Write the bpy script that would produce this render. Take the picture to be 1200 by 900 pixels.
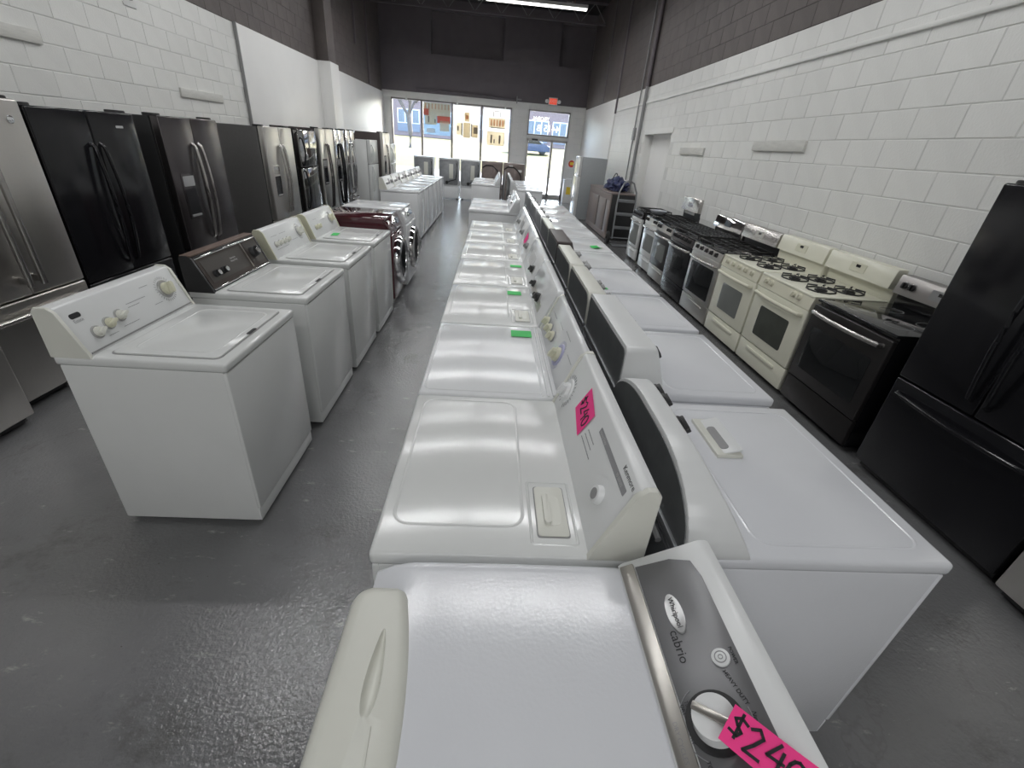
import bpy, bmesh, math, random
from mathutils import Matrix, Vector
random.seed(7)
for o in list(bpy.data.objects): bpy.data.objects.remove(o)
SC = bpy.context.scene
COL = SC.collection
R = math.radians

# ------------------------------------------------------------------ camera
cam_d = bpy.data.cameras.new('camera'); cam = bpy.data.objects.new('camera', cam_d); COL.objects.link(cam)
cam.matrix_world = Matrix(((0.99655003, -0.05202872, -0.06466102, 0.0),
                           (-0.03217983, 0.47592268, -0.87889821, 0.0),
                           (0.07650159, 0.87794682, 0.47260648, 1.72), (0, 0, 0, 1)))
cam_d.sensor_fit = 'HORIZONTAL'; cam_d.sensor_width = 36.0; cam_d.lens = 36.0*518.93/1200.0
cam_d.clip_start = 0.02; cam_d.clip_end = 400
SC.camera = cam

# ------------------------------------------------------------------ world, sun, exposure
world = bpy.data.worlds.new('world'); SC.world = world; world.use_nodes = True
wn = world.node_tree.nodes; wl = world.node_tree.links
for n in list(wn): wn.remove(n)
wo = wn.new('ShaderNodeOutputWorld'); wb = wn.new('ShaderNodeBackground'); sky = wn.new('ShaderNodeTexSky')
sky.sky_type = 'NISHITA'; sky.sun_disc = False; sky.sun_elevation = R(39); sky.sun_rotation = R(38)
sky.air_density = 1.0; sky.dust_density = 2.5; sky.ozone_density = 1.0
wb.inputs['Strength'].default_value = 2.4
wl.new(sky.outputs[0], wb.inputs['Color']); wl.new(wb.outputs[0], wo.inputs['Surface'])
sun_d = bpy.data.lights.new('sun', 'SUN'); sun_d.energy = 14.0; sun_d.angle = R(0.8); sun_d.color = (1.0, 0.95, 0.88)
sun = bpy.data.objects.new('sun', sun_d); COL.objects.link(sun)
sun_dir = Vector((-0.60, -0.76, -0.80)).normalized()      # the way the light travels: in through the shop windows
sun.rotation_euler = sun_dir.to_track_quat('-Z', 'Y').to_euler(); sun.location = (6, 30, 12)
LAMP_W = 38.0                                             # watts of each ceiling strip lamp
SC.view_settings.view_transform = 'Standard'; SC.view_settings.look = 'None'
SC.view_settings.exposure = 0.0; SC.view_settings.gamma = 1.0; SC.view_settings.use_curve_mapping = False

# ------------------------------------------------------------------ materials
MATS = {}
def mat(name, col, rough=0.5, metal=0.0, spec=0.5, noise=0.0, scale=8.0, rnoise=0.0, bump=0.0, bscale=40.0,
        coat=0.0, stretch=None, dirt=None, rnd=0.0, emit=None, trans=0.0):
    m = bpy.data.materials.new(name); m.use_nodes = True; nt = m.node_tree; N = nt.nodes; L = nt.links
    b = N['Principled BSDF']
    b.inputs['Base Color'].default_value = (*col, 1); b.inputs['Roughness'].default_value = rough
    b.inputs['Metallic'].default_value = metal; b.inputs['Specular IOR Level'].default_value = spec
    b.inputs['Coat Weight'].default_value = coat; b.inputs['Coat Roughness'].default_value = 0.06
    if trans: b.inputs['Transmission Weight'].default_value = trans
    if emit:
        b.inputs['Emission Color'].default_value = (*emit[0], 1); b.inputs['Emission Strength'].default_value = emit[1]
    tc = N.new('ShaderNodeTexCoord'); vec = tc.outputs['Object']
    if stretch:
        mp = N.new('ShaderNodeMapping'); mp.inputs['Scale'].default_value = stretch
        L.new(vec, mp.inputs['Vector']); vec = mp.outputs[0]
    nz = None
    if noise or rnoise:
        nz = N.new('ShaderNodeTexNoise'); nz.inputs['Scale'].default_value = scale; nz.inputs['Detail'].default_value = 6
        nz.inputs['Roughness'].default_value = 0.62; L.new(vec, nz.inputs['Vector'])
    colsock = None
    if noise:
        cr = N.new('ShaderNodeValToRGB')
        cr.color_ramp.elements[0].position = 0.28; cr.color_ramp.elements[1].position = 0.72
        cr.color_ramp.elements[0].color = (*[max(0, c*(1-noise)) for c in col], 1)
        cr.color_ramp.elements[1].color = (*[min(1, c*(1+noise*0.6)) for c in col], 1)
        L.new(nz.outputs['Fac'], cr.inputs['Fac']); colsock = cr.outputs['Color']
    if dirt:
        n2 = N.new('ShaderNodeTexNoise'); n2.inputs['Scale'].default_value = dirt[1]; n2.inputs['Detail'].default_value = 8
        n2.inputs['Roughness'].default_value = 0.7; L.new(tc.outputs['Object'], n2.inputs['Vector'])
        r2 = N.new('ShaderNodeValToRGB'); r2.color_ramp.elements[0].position = dirt[2]; r2.color_ramp.elements[1].position = dirt[2]+0.06
        r2.color_ramp.elements[0].color = (0, 0, 0, 1); r2.color_ramp.elements[1].color = (1, 1, 1, 1)
        L.new(n2.outputs['Fac'], r2.inputs['Fac'])
        mx = N.new('ShaderNodeMix'); mx.data_type = 'RGBA'
        L.new(r2.outputs['Color'], mx.inputs['Factor'])
        if colsock: L.new(colsock, mx.inputs[6])
        else: mx.inputs[6].default_value = (*col, 1)
        mx.inputs[7].default_value = (*dirt[0], 1); colsock = mx.outputs[2]
    if rnd:
        oi = N.new('ShaderNodeObjectInfo'); mr = N.new('ShaderNodeMapRange')
        mr.inputs['To Min'].default_value = 1-rnd; mr.inputs['To Max'].default_value = 1+rnd*0.5
        L.new(oi.outputs['Random'], mr.inputs['Value'])
        mm = N.new('ShaderNodeMix'); mm.data_type = 'RGBA'; mm.blend_type = 'MULTIPLY'; mm.inputs['Factor'].default_value = 1
        if colsock: L.new(colsock, mm.inputs[6])
        else: mm.inputs[6].default_value = (*col, 1)
        L.new(mr.outputs[0], mm.inputs[7]); colsock = mm.outputs[2]
    if colsock: L.new(colsock, b.inputs['Base Color'])
    if rnoise:
        mr2 = N.new('ShaderNodeMapRange'); mr2.inputs['To Min'].default_value = max(0.02, rough-rnoise); mr2.inputs['To Max'].default_value = rough+rnoise
        L.new(nz.outputs['Fac'], mr2.inputs['Value']); L.new(mr2.outputs[0], b.inputs['Roughness'])
    if bump:
        nb = N.new('ShaderNodeTexNoise'); nb.inputs['Scale'].default_value = bscale; nb.inputs['Detail'].default_value = 5
        L.new(vec, nb.inputs['Vector'])
        bp = N.new('ShaderNodeBump'); bp.inputs['Strength'].default_value = bump; bp.inputs['Distance'].default_value = 0.01
        L.new(nb.outputs['Fac'], bp.inputs['Height']); L.new(bp.outputs[0], b.inputs['Normal'])
    MATS[name] = m
    return m

WHITE = mat('white_enamel', (0.67, 0.68, 0.67), 0.15, noise=0.03, scale=3, bump=0.012, bscale=5, dirt=((0.50, 0.48, 0.44), 26, 0.765))
WHITE2 = mat('cool_white_enamel', (0.68, 0.69, 0.72), 0.15, noise=0.03, scale=3, bump=0.035, bscale=130)
WHITE3 = mat('glossy_white_enamel', (0.71, 0.72, 0.73), 0.15, noise=0.02, scale=3, bump=0.035, bscale=7)
OFFW = mat('offwhite_plastic', (0.66, 0.66, 0.60), 0.36, noise=0.04, scale=5)
AGED = mat('yellowed_plastic', (0.62, 0.61, 0.47), 0.4, noise=0.06, scale=6)
PLAST = mat('white_plastic', (0.73, 0.74, 0.74), 0.3, noise=0.02, scale=6)
CREAM = mat('cream_enamel', (0.76, 0.75, 0.63), 0.24, noise=0.03, scale=4)
CREAM2 = mat('cream_plastic', (0.73, 0.71, 0.58), 0.34, noise=0.03, scale=5)
BLACK = mat('black_gloss', (0.010, 0.010, 0.012), 0.16, spec=0.38, rnoise=0.06, scale=5)
BLACKP = mat('black_plastic', (0.02, 0.02, 0.021), 0.42, noise=0.2, scale=30)
BLACKT = mat('black_textured_side', (0.016, 0.016, 0.017), 0.5, bump=0.15, bscale=260)
GLASS_B = mat('black_oven_glass', (0.012, 0.013, 0.014), 0.07, spec=0.5, noise=0.1, scale=2)
GLASS_G = mat('grey_oven_glass', (0.20, 0.21, 0.20), 0.14, spec=0.5, noise=0.1, scale=3)
STEEL = mat('brushed_stainless', (0.63, 0.61, 0.58), 0.36, metal=1.0, rnoise=0.07, scale=22, noise=0.08, stretch=(60, 60, 1.2))
STEELH = mat('brushed_stainless_across', (0.52, 0.50, 0.48), 0.27, metal=1.0, rnoise=0.06, scale=18, noise=0.07, stretch=(1.2, 60, 60))
STEELD = mat('black_stainless', (0.115, 0.105, 0.108), 0.25, metal=0.9, rnoise=0.05, scale=20, noise=0.08, stretch=(60, 60, 1.2))
MIRROR = mat('polished_steel', (0.62, 0.61, 0.60), 0.09, metal=1.0, rnoise=0.05, scale=5, bump=0.05, bscale=4)
CHROME = mat('chrome', (0.75, 0.75, 0.76), 0.10, metal=1.0, rnoise=0.03, scale=15)
SIDE_G = mat('dark_grey_cabinet_side', (0.105, 0.102, 0.10), 0.5, noise=0.1, scale=60, bump=0.06, bscale=220)
SIDE_B = mat('brown_cabinet_side', (0.058, 0.045, 0.044), 0.5, noise=0.1, scale=60)
GREY_P = mat('grey_plastic', (0.26, 0.26, 0.26), 0.42, noise=0.06, scale=10)
CON_G = mat('graphite_console_face', (0.155, 0.155, 0.16), 0.34, metal=0.35, noise=0.04, scale=2)
CON_T = mat('silver_trim', (0.42, 0.40, 0.37), 0.30, metal=0.75, noise=0.08, scale=4)
BACKP = mat('dark_rear_plate', (0.20, 0.21, 0.212), 0.36, metal=0.3, noise=0.28, scale=6, bump=0.05, bscale=12)
GALV = mat('galvanised_sheet', (0.30, 0.31, 0.32), 0.35, metal=0.6, noise=0.2, scale=9)
GALVB = mat('brownish_sheet', (0.24, 0.20, 0.185), 0.4, metal=0.4, noise=0.15, scale=9)
MAROON = mat('maroon_gloss', (0.065, 0.008, 0.014), 0.10, coat=0.7, noise=0.1, scale=3)
WALNUT = mat('walnut_vinyl', (0.13, 0.085, 0.065), 0.42, noise=0.35, scale=9, stretch=(2, 30, 30))
CONBR = mat('brown_console_face', (0.052, 0.040, 0.035), 0.35, metal=0.2, noise=0.1, scale=6)
INK = mat('black_ink', (0.012, 0.012, 0.015), 0.6, noise=0.1, scale=20)
INKG = mat('grey_print', (0.30, 0.30, 0.31), 0.6, noise=0.05, scale=20)
INKW = mat('pale_print', (0.55, 0.55, 0.55), 0.6, noise=0.05, scale=20)
PINK = mat('hot_pink_paper', (0.93, 0.045, 0.27), 0.65, noise=0.04, scale=20)
GREEN = mat('green_paper', (0.055, 0.52, 0.12), 0.65, noise=0.05, scale=20)
RUBBER = mat('black_rubber', (0.015, 0.015, 0.015), 0.6, noise=0.2, scale=12)
IRON = mat('cast_iron', (0.014, 0.014, 0.015), 0.48, noise=0.3, scale=30, bump=0.1, bscale=200)
BLUEL = mat('lavender_dial_print', (0.40, 0.40, 0.58), 0.4, noise=0.05, scale=10)
ALU = mat('window_aluminium', (0.24, 0.22, 0.21), 0.4, metal=0.5, noise=0.08, scale=12)
WALLW = mat('white_wall_paint', (0.79, 0.79, 0.765), 0.42, noise=0.05, scale=2.2, bump=0.22, bscale=60, dirt=((0.60, 0.59, 0.56), 9, 0.72), rnd=0.035)
MORTW = mat('white_painted_joint', (0.68, 0.68, 0.66), 0.6, noise=0.08, scale=8)
WALLD = mat('dark_wall_paint', (0.112, 0.095, 0.090), 0.6, noise=0.2, scale=3, bump=0.2, bscale=50, rnd=0.05, dirt=((0.13, 0.118, 0.11), 5, 0.70))
MORTD = mat('dark_painted_joint', (0.06, 0.052, 0.05), 0.7, noise=0.1, scale=8)
FRONTD = mat('charcoal_wall_paint', (0.135, 0.118, 0.128), 0.6, noise=0.12, scale=2, bump=0.06, bscale=30)
DRYW = mat('drywall_white', (0.85, 0.845, 0.83), 0.5, noise=0.03, scale=1.5, dirt=((0.68, 0.64, 0.58), 5, 0.74))
WOODW = mat('painted_plank', (0.66, 0.655, 0.62), 0.55, noise=0.12, scale=5, stretch=(8, 1.5, 8))
BOARD = mat('counter_veneer', (0.24, 0.195, 0.18), 0.40, noise=0.16, scale=6, stretch=(6, 6, 1))
BOARDD = mat('counter_groove', (0.012, 0.011, 0.011), 0.6, noise=0.1, scale=9)
CEIL = mat('ceiling_deck_paint', (0.022, 0.020, 0.021), 0.7, noise=0.15, scale=3)
LAMP = mat('fluorescent_tube', (0.9, 0.9, 0.9), 0.4, emit=((1.0, 0.98, 0.94), 3.2), noise=0.01)
WHMET = mat('white_painted_metal', (0.75, 0.75, 0.74), 0.4, noise=0.03, scale=8)
EXITR = mat('exit_sign_red', (0.75, 0.10, 0.06), 0.4, emit=((0.9, 0.12, 0.07), 0.55), noise=0.03)
GRASS = mat('winter_grass', (0.115, 0.100, 0.030), 0.9, noise=0.3, scale=1.5, bump=0.5, bscale=30)
ASPH = mat('pale_concrete_paving', (0.30, 0.29, 0.275), 0.8, noise=0.12, scale=1.2)
BRICK = mat('brick_facade', (0.22, 0.155, 0.15), 0.8, noise=0.18, scale=6)
BLPAN = mat('blue_spandrel', (0.17, 0.18, 0.215), 0.7, noise=0.1, scale=3)
PANEW = mat('facade_glass', (0.16, 0.175, 0.20), 0.5, noise=0.2, scale=1)
BARK = mat('grey_bark', (0.12, 0.10, 0.09), 0.9, noise=0.3, scale=6)
P_RED = mat('poster_red', (0.85, 0.16, 0.08), 0.5, noise=0.04, scale=4)
P_YEL = mat('poster_cream', (0.90, 0.74, 0.46), 0.5, noise=0.05, scale=4)
P_ORA = mat('poster_orange', (0.85, 0.48, 0.22), 0.5, noise=0.05, scale=4)
P_BLU = mat('poster_blue', (0.16, 0.27, 0.42), 0.5, noise=0.05, scale=4)
P_WHT = mat('poster_white', (0.88, 0.88, 0.84), 0.5, noise=0.02, scale=4)
P_TAN = mat('poster_tan', (0.66, 0.50, 0.30), 0.5, noise=0.06, scale=4)
P_GRY = mat('poster_grey', (0.30, 0.28, 0.26), 0.5, noise=0.06, scale=4)
PLASTIC_Y = mat('yellow_print', (0.85, 0.62, 0.05), 0.4, noise=0.05, scale=9)
REDP = mat('red_plastic', (0.62, 0.035, 0.03), 0.35, noise=0.06, scale=9)
BLUEB = mat('blue_bag_fabric', (0.022, 0.030, 0.10), 0.5, noise=0.6, scale=14, bump=0.4, bscale=18, dirt=((0.5, 0.5, 0.52), 10, 0.62))
FILM = mat('clear_film', (0.70, 0.72, 0.76), 0.10, spec=0.6, noise=0.15, scale=14, bump=0.5, bscale=22, trans=0.35)
CARB = mat('car_paint', (0.05, 0.07, 0.13), 0.2, coat=0.5, noise=0.05)

def poster_mat(name, col):           # thin vinyl film on glass, daylight shines through it
    m = bpy.data.materials.new(name); m.use_nodes = True; N = m.node_tree.nodes; L = m.node_tree.links
    for n in list(N): N.remove(n)
    o = N.new('ShaderNodeOutputMaterial'); d = N.new('ShaderNodeBsdfDiffuse'); t = N.new('ShaderNodeBsdfTranslucent'); mx = N.new('ShaderNodeMixShader')
    tc = N.new('ShaderNodeTexCoord'); nz = N.new('ShaderNodeTexNoise'); nz.inputs['Scale'].default_value = 5
    cr = N.new('ShaderNodeValToRGB'); cr.color_ramp.elements[0].color = (*[c*0.9 for c in col], 1); cr.color_ramp.elements[1].color = (*col, 1)
    L.new(tc.outputs['Object'], nz.inputs['Vector']); L.new(nz.outputs['Fac'], cr.inputs['Fac'])
    L.new(cr.outputs[0], d.inputs['Color']); L.new(cr.outputs[0], t.inputs['Color'])
    mx.inputs[0].default_value = 0.62
    L.new(d.outputs[0], mx.inputs[1]); L.new(t.outputs[0], mx.inputs[2]); L.new(mx.outputs[0], o.inputs['Surface'])
    return m
P_RED, P_YEL, P_ORA = poster_mat('vinyl_red', (0.93, 0.38, 0.30)), poster_mat('vinyl_cream', (0.97, 0.90, 0.76)), poster_mat('vinyl_orange', (0.90, 0.62, 0.42))
P_BLU, P_WHT, P_TAN, P_GRY = poster_mat('vinyl_blue', (0.45, 0.56, 0.66)), poster_mat('vinyl_white', (0.95, 0.95, 0.93)), poster_mat('vinyl_tan', (0.84, 0.75, 0.58)), poster_mat('vinyl_grey', (0.42, 0.38, 0.33))

def glass_mat():
    m = bpy.data.materials.new('window_glass'); m.use_nodes = True; N = m.node_tree.nodes; L = m.node_tree.links
    for n in list(N): N.remove(n)
    o = N.new('ShaderNodeOutputMaterial'); t = N.new('ShaderNodeBsdfTransparent'); g = N.new('ShaderNodeBsdfGlossy'); mx = N.new('ShaderNodeMixShader')
    f = N.new('ShaderNodeFresnel'); f.inputs['IOR'].default_value = 1.35
    t.inputs['Color'].default_value = (0.93, 0.95, 0.95, 1); g.inputs['Roughness'].default_value = 0.02
    L.new(f.outputs[0], mx.inputs[0]); L.new(t.outputs[0], mx.inputs[1]); L.new(g.outputs[0], mx.inputs[2]); L.new(mx.outputs[0], o.inputs['Surface'])
    return m
PANE = glass_mat()

def floor_mat():
    m = bpy.data.materials.new('grey_painted_concrete'); m.use_nodes = True; N = m.node_tree.nodes; L = m.node_tree.links
    b = N['Principled BSDF']; tc = N.new('ShaderNodeTexCoord')
    def nz(sc, det, rg=0.6, st=None):
        n = N.new('ShaderNodeTexNoise'); n.inputs['Scale'].default_value = sc; n.inputs['Detail'].default_value = det; n.inputs['Roughness'].default_value = rg
        if st:
            mp = N.new('ShaderNodeMapping'); mp.inputs['Scale'].default_value = st; mp.inputs['Rotation'].default_value = (0, 0, 0.6)
            L.new(tc.outputs['Object'], mp.inputs['Vector']); L.new(mp.outputs[0], n.inputs['Vector'])
        else: L.new(tc.outputs['Object'], n.inputs['Vector'])
        return n
    def ramp(n, p0, p1, c0, c1):
        r = N.new('ShaderNodeValToRGB'); r.color_ramp.elements[0].position = p0; r.color_ramp.elements[1].position = p1
        r.color_ramp.elements[0].color = (*c0, 1); r.color_ramp.elements[1].color = (*c1, 1); L.new(n.outputs['Fac'], r.inputs['Fac']); return r
    base = ramp(nz(0.9, 7, 0.62), 0.3, 0.7, (0.118, 0.118, 0.120), (0.172, 0.172, 0.176))
    def over(prev, n, p0, p1, col):
        k = ramp(n, p0, p1, (0, 0, 0), (1, 1, 1)); mx = N.new('ShaderNodeMix'); mx.data_type = 'RGBA'
        L.new(k.outputs[0], mx.inputs['Factor']); L.new(prev, mx.inputs[6]); mx.inputs[7].default_value = (*col, 1); return mx.outputs[2]
    c = over(base.outputs[0], nz(2.3, 9, 0.75), 0.55, 0.70, (0.095, 0.093, 0.090))     # worn patches
    c = over(c, nz(6.5, 9, 0.75, (1, 2.6, 1)), 0.60, 0.68, (0.255, 0.25, 0.245))         # pale scuffs
    c = over(c, nz(17, 6, 0.6), 0.715, 0.74, (0.05, 0.04, 0.03))                        # chips
    vo = N.new('ShaderNodeTexVoronoi'); vo.feature = 'DISTANCE_TO_EDGE'; vo.inputs['Scale'].default_value = 0.42
    wp = nz(2.0, 5); ad = N.new('ShaderNodeMix'); ad.data_type = 'RGBA'; ad.blend_type = 'ADD'; ad.inputs['Factor'].default_value = 0.6
    L.new(tc.outputs['Object'], ad.inputs[6]); L.new(wp.outputs['Color'], ad.inputs[7]); L.new(ad.outputs[2], vo.inputs['Vector'])
    k = N.new('ShaderNodeValToRGB'); k.color_ramp.elements[0].position = 0.0; k.color_ramp.elements[1].position = 0.0025
    k.color_ramp.elements[0].color = (0.30, 0.30, 0.30, 1); k.color_ramp.elements[1].color = (0, 0, 0, 1)
    L.new(vo.outputs['Distance'], k.inputs['Fac'])
    mx = N.new('ShaderNodeMix'); mx.data_type = 'RGBA'; L.new(k.outputs[0], mx.inputs['Factor']); L.new(c, mx.inputs[6]); mx.inputs[7].default_value = (0.09, 0.088, 0.085, 1)
    L.new(mx.outputs[2], b.inputs['Base Color'])
    rr = ramp(nz(1.4, 6), 0.3, 0.75, (0.05, 0.05, 0.05), (0.17, 0.17, 0.17)); L.new(rr.outputs[0], b.inputs['Roughness'])
    b.inputs['Specular IOR Level'].default_value = 0.55; b.inputs['Coat Weight'].default_value = 0.45; b.inputs['Coat Roughness'].default_value = 0.10
    b1 = N.new('ShaderNodeBump'); b1.inputs['Strength'].default_value = 0.34; b1.inputs['Distance'].default_value = 0.01
    L.new(nz(58, 3, 0.55).outputs['Fac'], b1.inputs['Height'])
    b2 = N.new('ShaderNodeBump'); b2.inputs['Strength'].default_value = 0.10; b2.inputs['Distance'].default_value = 0.02
    L.new(nz(9, 5, 0.6).outputs['Fac'], b2.inputs['Height']); L.new(b1.outputs[0], b2.inputs['Normal']); L.new(b2.outputs[0], b.inputs['Normal'])
    b3 = N.new('ShaderNodeBump'); b3.inputs['Strength'].default_value = 0.22; b3.inputs['Distance'].default_value = 0.01
    L.new(nz(66, 2, 0.5).outputs['Fac'], b3.inputs['Height']); L.new(b3.outputs[0], b.inputs['Coat Normal'])
    return m
FLOOR = floor_mat()

# ------------------------------------------------------------------ lettering, made once as meshes
TEXT = {}
def make_texts(words):
    tmp = []
    for w in words:
        cu = bpy.data.curves.new('t', 'FONT'); cu.body = w; cu.size = 1.0; cu.extrude = 0.0; cu.align_x = 'CENTER'; cu.align_y = 'CENTER'; cu.resolution_u = 3
        o = bpy.data.objects.new('t', cu); COL.objects.link(o); tmp.append((w, o, cu))
    dg = bpy.context.evaluated_depsgraph_get(); dg.update()
    for w, o, cu in tmp:
        TEXT[w] = bpy.data.meshes.new_from_object(o.evaluated_get(dg))
    for w, o, cu in tmp:
        bpy.data.objects.remove(o); bpy.data.curves.remove(cu)
make_texts(['Whirlpool', 'cabrio', 'POWER', 'HEAVY DUTY', 'NORMAL', 'TIMED\nDRY', 'QUICK\nDRY', 'TOUCH\nUP', 'DRY CYCLES', 'Kenmore', '70 SERIES', 'Heavy Duty',
            'cotton  easy care  delicate', 'timed dry', 'air only', 'PUSH TO START', 'Estate', 'heavy duty   super capacity', 'Off', 'Normal', 'Kenmore\nHeavy Duty', 'EXIT', '4415 B', 'YROBAL',
            'KitchenAid', 'Whirl', 'GE', 'sale', 'LG'])

# ------------------------------------------------------------------ mesh helpers
def new(): return bmesh.new()
def put(bm, t, M=None):
    if M is not None: bmesh.ops.transform(t, matrix=M, verts=t.verts[:])
    me = bpy.data.meshes.new('t'); t.to_mesh(me); t.free(); bm.from_mesh(me); bpy.data.meshes.remove(me)
def bev(t, b, seg=2, edges=None):
    if b > 0: bmesh.ops.bevel(t, geom=edges if edges is not None else t.edges[:], offset=b, segments=seg, affect='EDGES', profile=0.5, clamp_overlap=True)
def box(bm, x0, x1, y0, y1, z0, z1, b=0.0, seg=2, M=None):
    t = new(); bmesh.ops.create_cube(t, size=1.0)
    for v in t.verts:
        v.co = Vector((x0+(v.co.x+0.5)*(x1-x0), y0+(v.co.y+0.5)*(y1-y0), z0+(v.co.z+0.5)*(z1-z0)))
    bev(t, b, seg); put(bm, t, M)
def rrect(w, h, r, n=5, cx=0, cy=0):
    r = min(r, w/2-1e-5, h/2-1e-5); P = []
    for sx, sy, a0 in ((1, -1, -90), (1, 1, 0), (-1, 1, 90), (-1, -1, 180)):
        for i in range(n+1):
            a = R(a0+90*i/n); P.append((cx+sx*(w/2-r)+r*math.cos(a), cy+sy*(h/2-r)+r*math.sin(a)))
    return P
def prism(bm, P, z0, z1, M=None, b=0.0, seg=2):
    t = new(); lo = [t.verts.new((x, y, z0)) for x, y in P]; hi = [t.verts.new((x, y, z1)) for x, y in P]
    n = len(P); t.faces.new(lo[::-1]); top = t.faces.new(hi)
    for i in range(n): t.faces.new((lo[i], lo[(i+1) % n], hi[(i+1) % n], hi[i]))
    if b: bev(t, b, seg, list(top.edges))
    bmesh.ops.recalc_face_normals(t, faces=t.faces[:]); put(bm, t, M)
def slab(bm, cx, cy, w, h, r, z0, z1, M=None, b=0.0, n=5): prism(bm, rrect(w, h, r, n, cx, cy), z0, z1, M, b)
def ring(bm, cx, cy, w, h, r, t_, z0, z1, M=None, n=5):
    A = rrect(w, h, r, n, cx, cy); B = rrect(w-2*t_, h-2*t_, max(r-t_, 0.001), n, cx, cy); t = new(); m = len(A)
    va = [t.verts.new((x, y, z0)) for x, y in A]; vb = [t.verts.new((x, y, z0)) for x, y in B]
    C = rrect(w-0.7*t_, h-0.7*t_, max(r-0.35*t_, 0.001), n, cx, cy); D = rrect(w-1.3*t_, h-1.3*t_, max(r-0.65*t_, 0.001), n, cx, cy)
    vc = [t.verts.new((x, y, z1)) for x, y in C]; vd = [t.verts.new((x, y, z1)) for x, y in D]
    for i in range(m):
        j = (i+1) % m
        t.faces.new((va[i], va[j], vc[j], vc[i])); t.faces.new((vc[i], vc[j], vd[j], vd[i])); t.faces.new((vd[i], vd[j], vb[j], vb[i])); t.faces.new((vb[i], vb[j], va[j], va[i]))
    bmesh.ops.recalc_face_normals(t, faces=t.faces[:]); put(bm, t, M)
def cyl(bm, r, z0, z1, M=None, seg=20, r2=None, b=0.0):
    P = [(math.cos(2*math.pi*i/seg), math.sin(2*math.pi*i/seg)) for i in range(seg)]
    r2 = r if r2 is None else r2; t = new()
    lo = [t.verts.new((x*r, y*r, z0)) for x, y in P]; hi = [t.verts.new((x*r2, y*r2, z1)) for x, y in P]
    t.faces.new(lo[::-1]); top = t.faces.new(hi)
    for i in range(seg): t.faces.new((lo[i], lo[(i+1) % seg], hi[(i+1) % seg], hi[i]))
    if b: bev(t, b, 2, list(top.edges))
    put(bm, t, M)
def tube(bm, pts, r, seg=8, flat=1.0, M=None):
    pts = [Vector(p) for p in pts]; t = new(); rings = []; up0 = Vector((0, 0, 1))
    for i, p in enumerate(pts):
        d = (pts[min(i+1, len(pts)-1)]-pts[max(i-1, 0)]).normalized()
        s = d.cross(up0)
        if s.length < 1e-3: s = d.cross(Vector((1, 0, 0)))
        s.normalize(); u = s.cross(d)
        rings.append([t.verts.new(p+s*(r*math.cos(2*math.pi*k/seg))+u*(r*flat*math.sin(2*math.pi*k/seg))) for k in range(seg)])
    for a, b2 in zip(rings, rings[1:]):
        for k in range(seg): t.faces.new((a[k], a[(k+1) % seg], b2[(k+1) % seg], b2[k]))
    t.faces.new(rings[0][::-1]); t.faces.new(rings[-1])
    bmesh.ops.recalc_face_normals(t, faces=t.faces[:]); put(bm, t, M)
def ribbon(bm, lines, w, M=None, z=0.0006):
    for L_ in lines:
        for (x0, y0), (x1, y1) in zip(L_, L_[1:]):
            d = Vector((x1-x0, y1-y0)); l = d.length
            if l < 1e-6: continue
            d /= l; nx, ny = -d.y*w/2, d.x*w/2; ex, ey = d.x*w*0.35, d.y*w*0.35
            prism(bm, [(x0-ex+nx, y0-ey+ny), (x0-ex-nx, y0-ey-ny), (x1+ex-nx, y1+ey-ny), (x1+ex+nx, y1+ey+ny)], 0, z, M)
def lathe(bm, prof, M=None, seg=28):
    t = new(); rings = []
    for r, z in prof: rings.append([t.verts.new((r*math.cos(2*math.pi*k/seg), r*math.sin(2*math.pi*k/seg), z)) for k in range(seg)])
    for a, b2 in zip(rings, rings[1:]):
        for k in range(seg): t.faces.new((a[k], a[(k+1) % seg], b2[(k+1) % seg], b2[k]))
    bmesh.ops.recalc_face_normals(t, faces=t.faces[:]); put(bm, t, M)
def arc(p0, p1, bulge, n=8):            # points of a bowed bar from p0 to p1, bowed along the vector bulge
    p0, p1, bulge = Vector(p0), Vector(p1), Vector(bulge)
    return [p0.lerp(p1, i/n)+bulge*math.sin(math.pi*i/n) for i in range(n+1)]
def mk(name, bm, m, parent=None, ang=38):
    me = bpy.data.meshes.new(name); bm.to_mesh(me); bm.free(); me.materials.append(m)
    for p in me.polygons: p.use_smooth = True
    me.set_sharp_from_angle(angle=R(ang))
    o = bpy.data.objects.new(name, me); COL.objects.link(o)
    if parent is not None: o.parent = parent
    return o
def tag(o, label, cat, group=None):
    o['label'] = label; o['category'] = cat
    if group: o['group'] = group
    return o
def thing(name, label, cat, loc=(0, 0, 0), rz=0.0, group=None):
    o = bpy.data.objects.new(name, None); o.empty_display_size = 0.1; COL.objects.link(o)
    o.location = loc; o.rotation_euler = (0, 0, rz); return tag(o, label, cat, group)
def struct(name, bm, m, parent=None):
    o = mk(name, bm, m, parent); o['kind'] = 'structure'; return o
def FM(org, u, v):
    u = Vector(u).normalized(); v = Vector(v).normalized(); n = u.cross(v)
    return Matrix(((u.x, v.x, n.x, org[0]), (u.y, v.y, n.y, org[1]), (u.z, v.z, n.z, org[2]), (0, 0, 0, 1)))
def T(x, y, z=0.0): return Matrix.Translation((x, y, z))
def RZ(a): return Matrix.Rotation(R(a), 4, 'Z')
def lettering(word, size, M, m, parent, lift=0.0009, mirror=False, name='lettering'):
    bm = new(); bm.from_mesh(TEXT[word])
    S = Matrix.Diagonal((-size if mirror else size, size, 1, 1))
    bmesh.ops.transform(bm, matrix=M @ T(0, 0, lift) @ S, verts=bm.verts[:])
    if mirror: bmesh.ops.reverse_faces(bm, faces=bm.faces[:])
    return mk(name, bm, m, parent)
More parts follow.
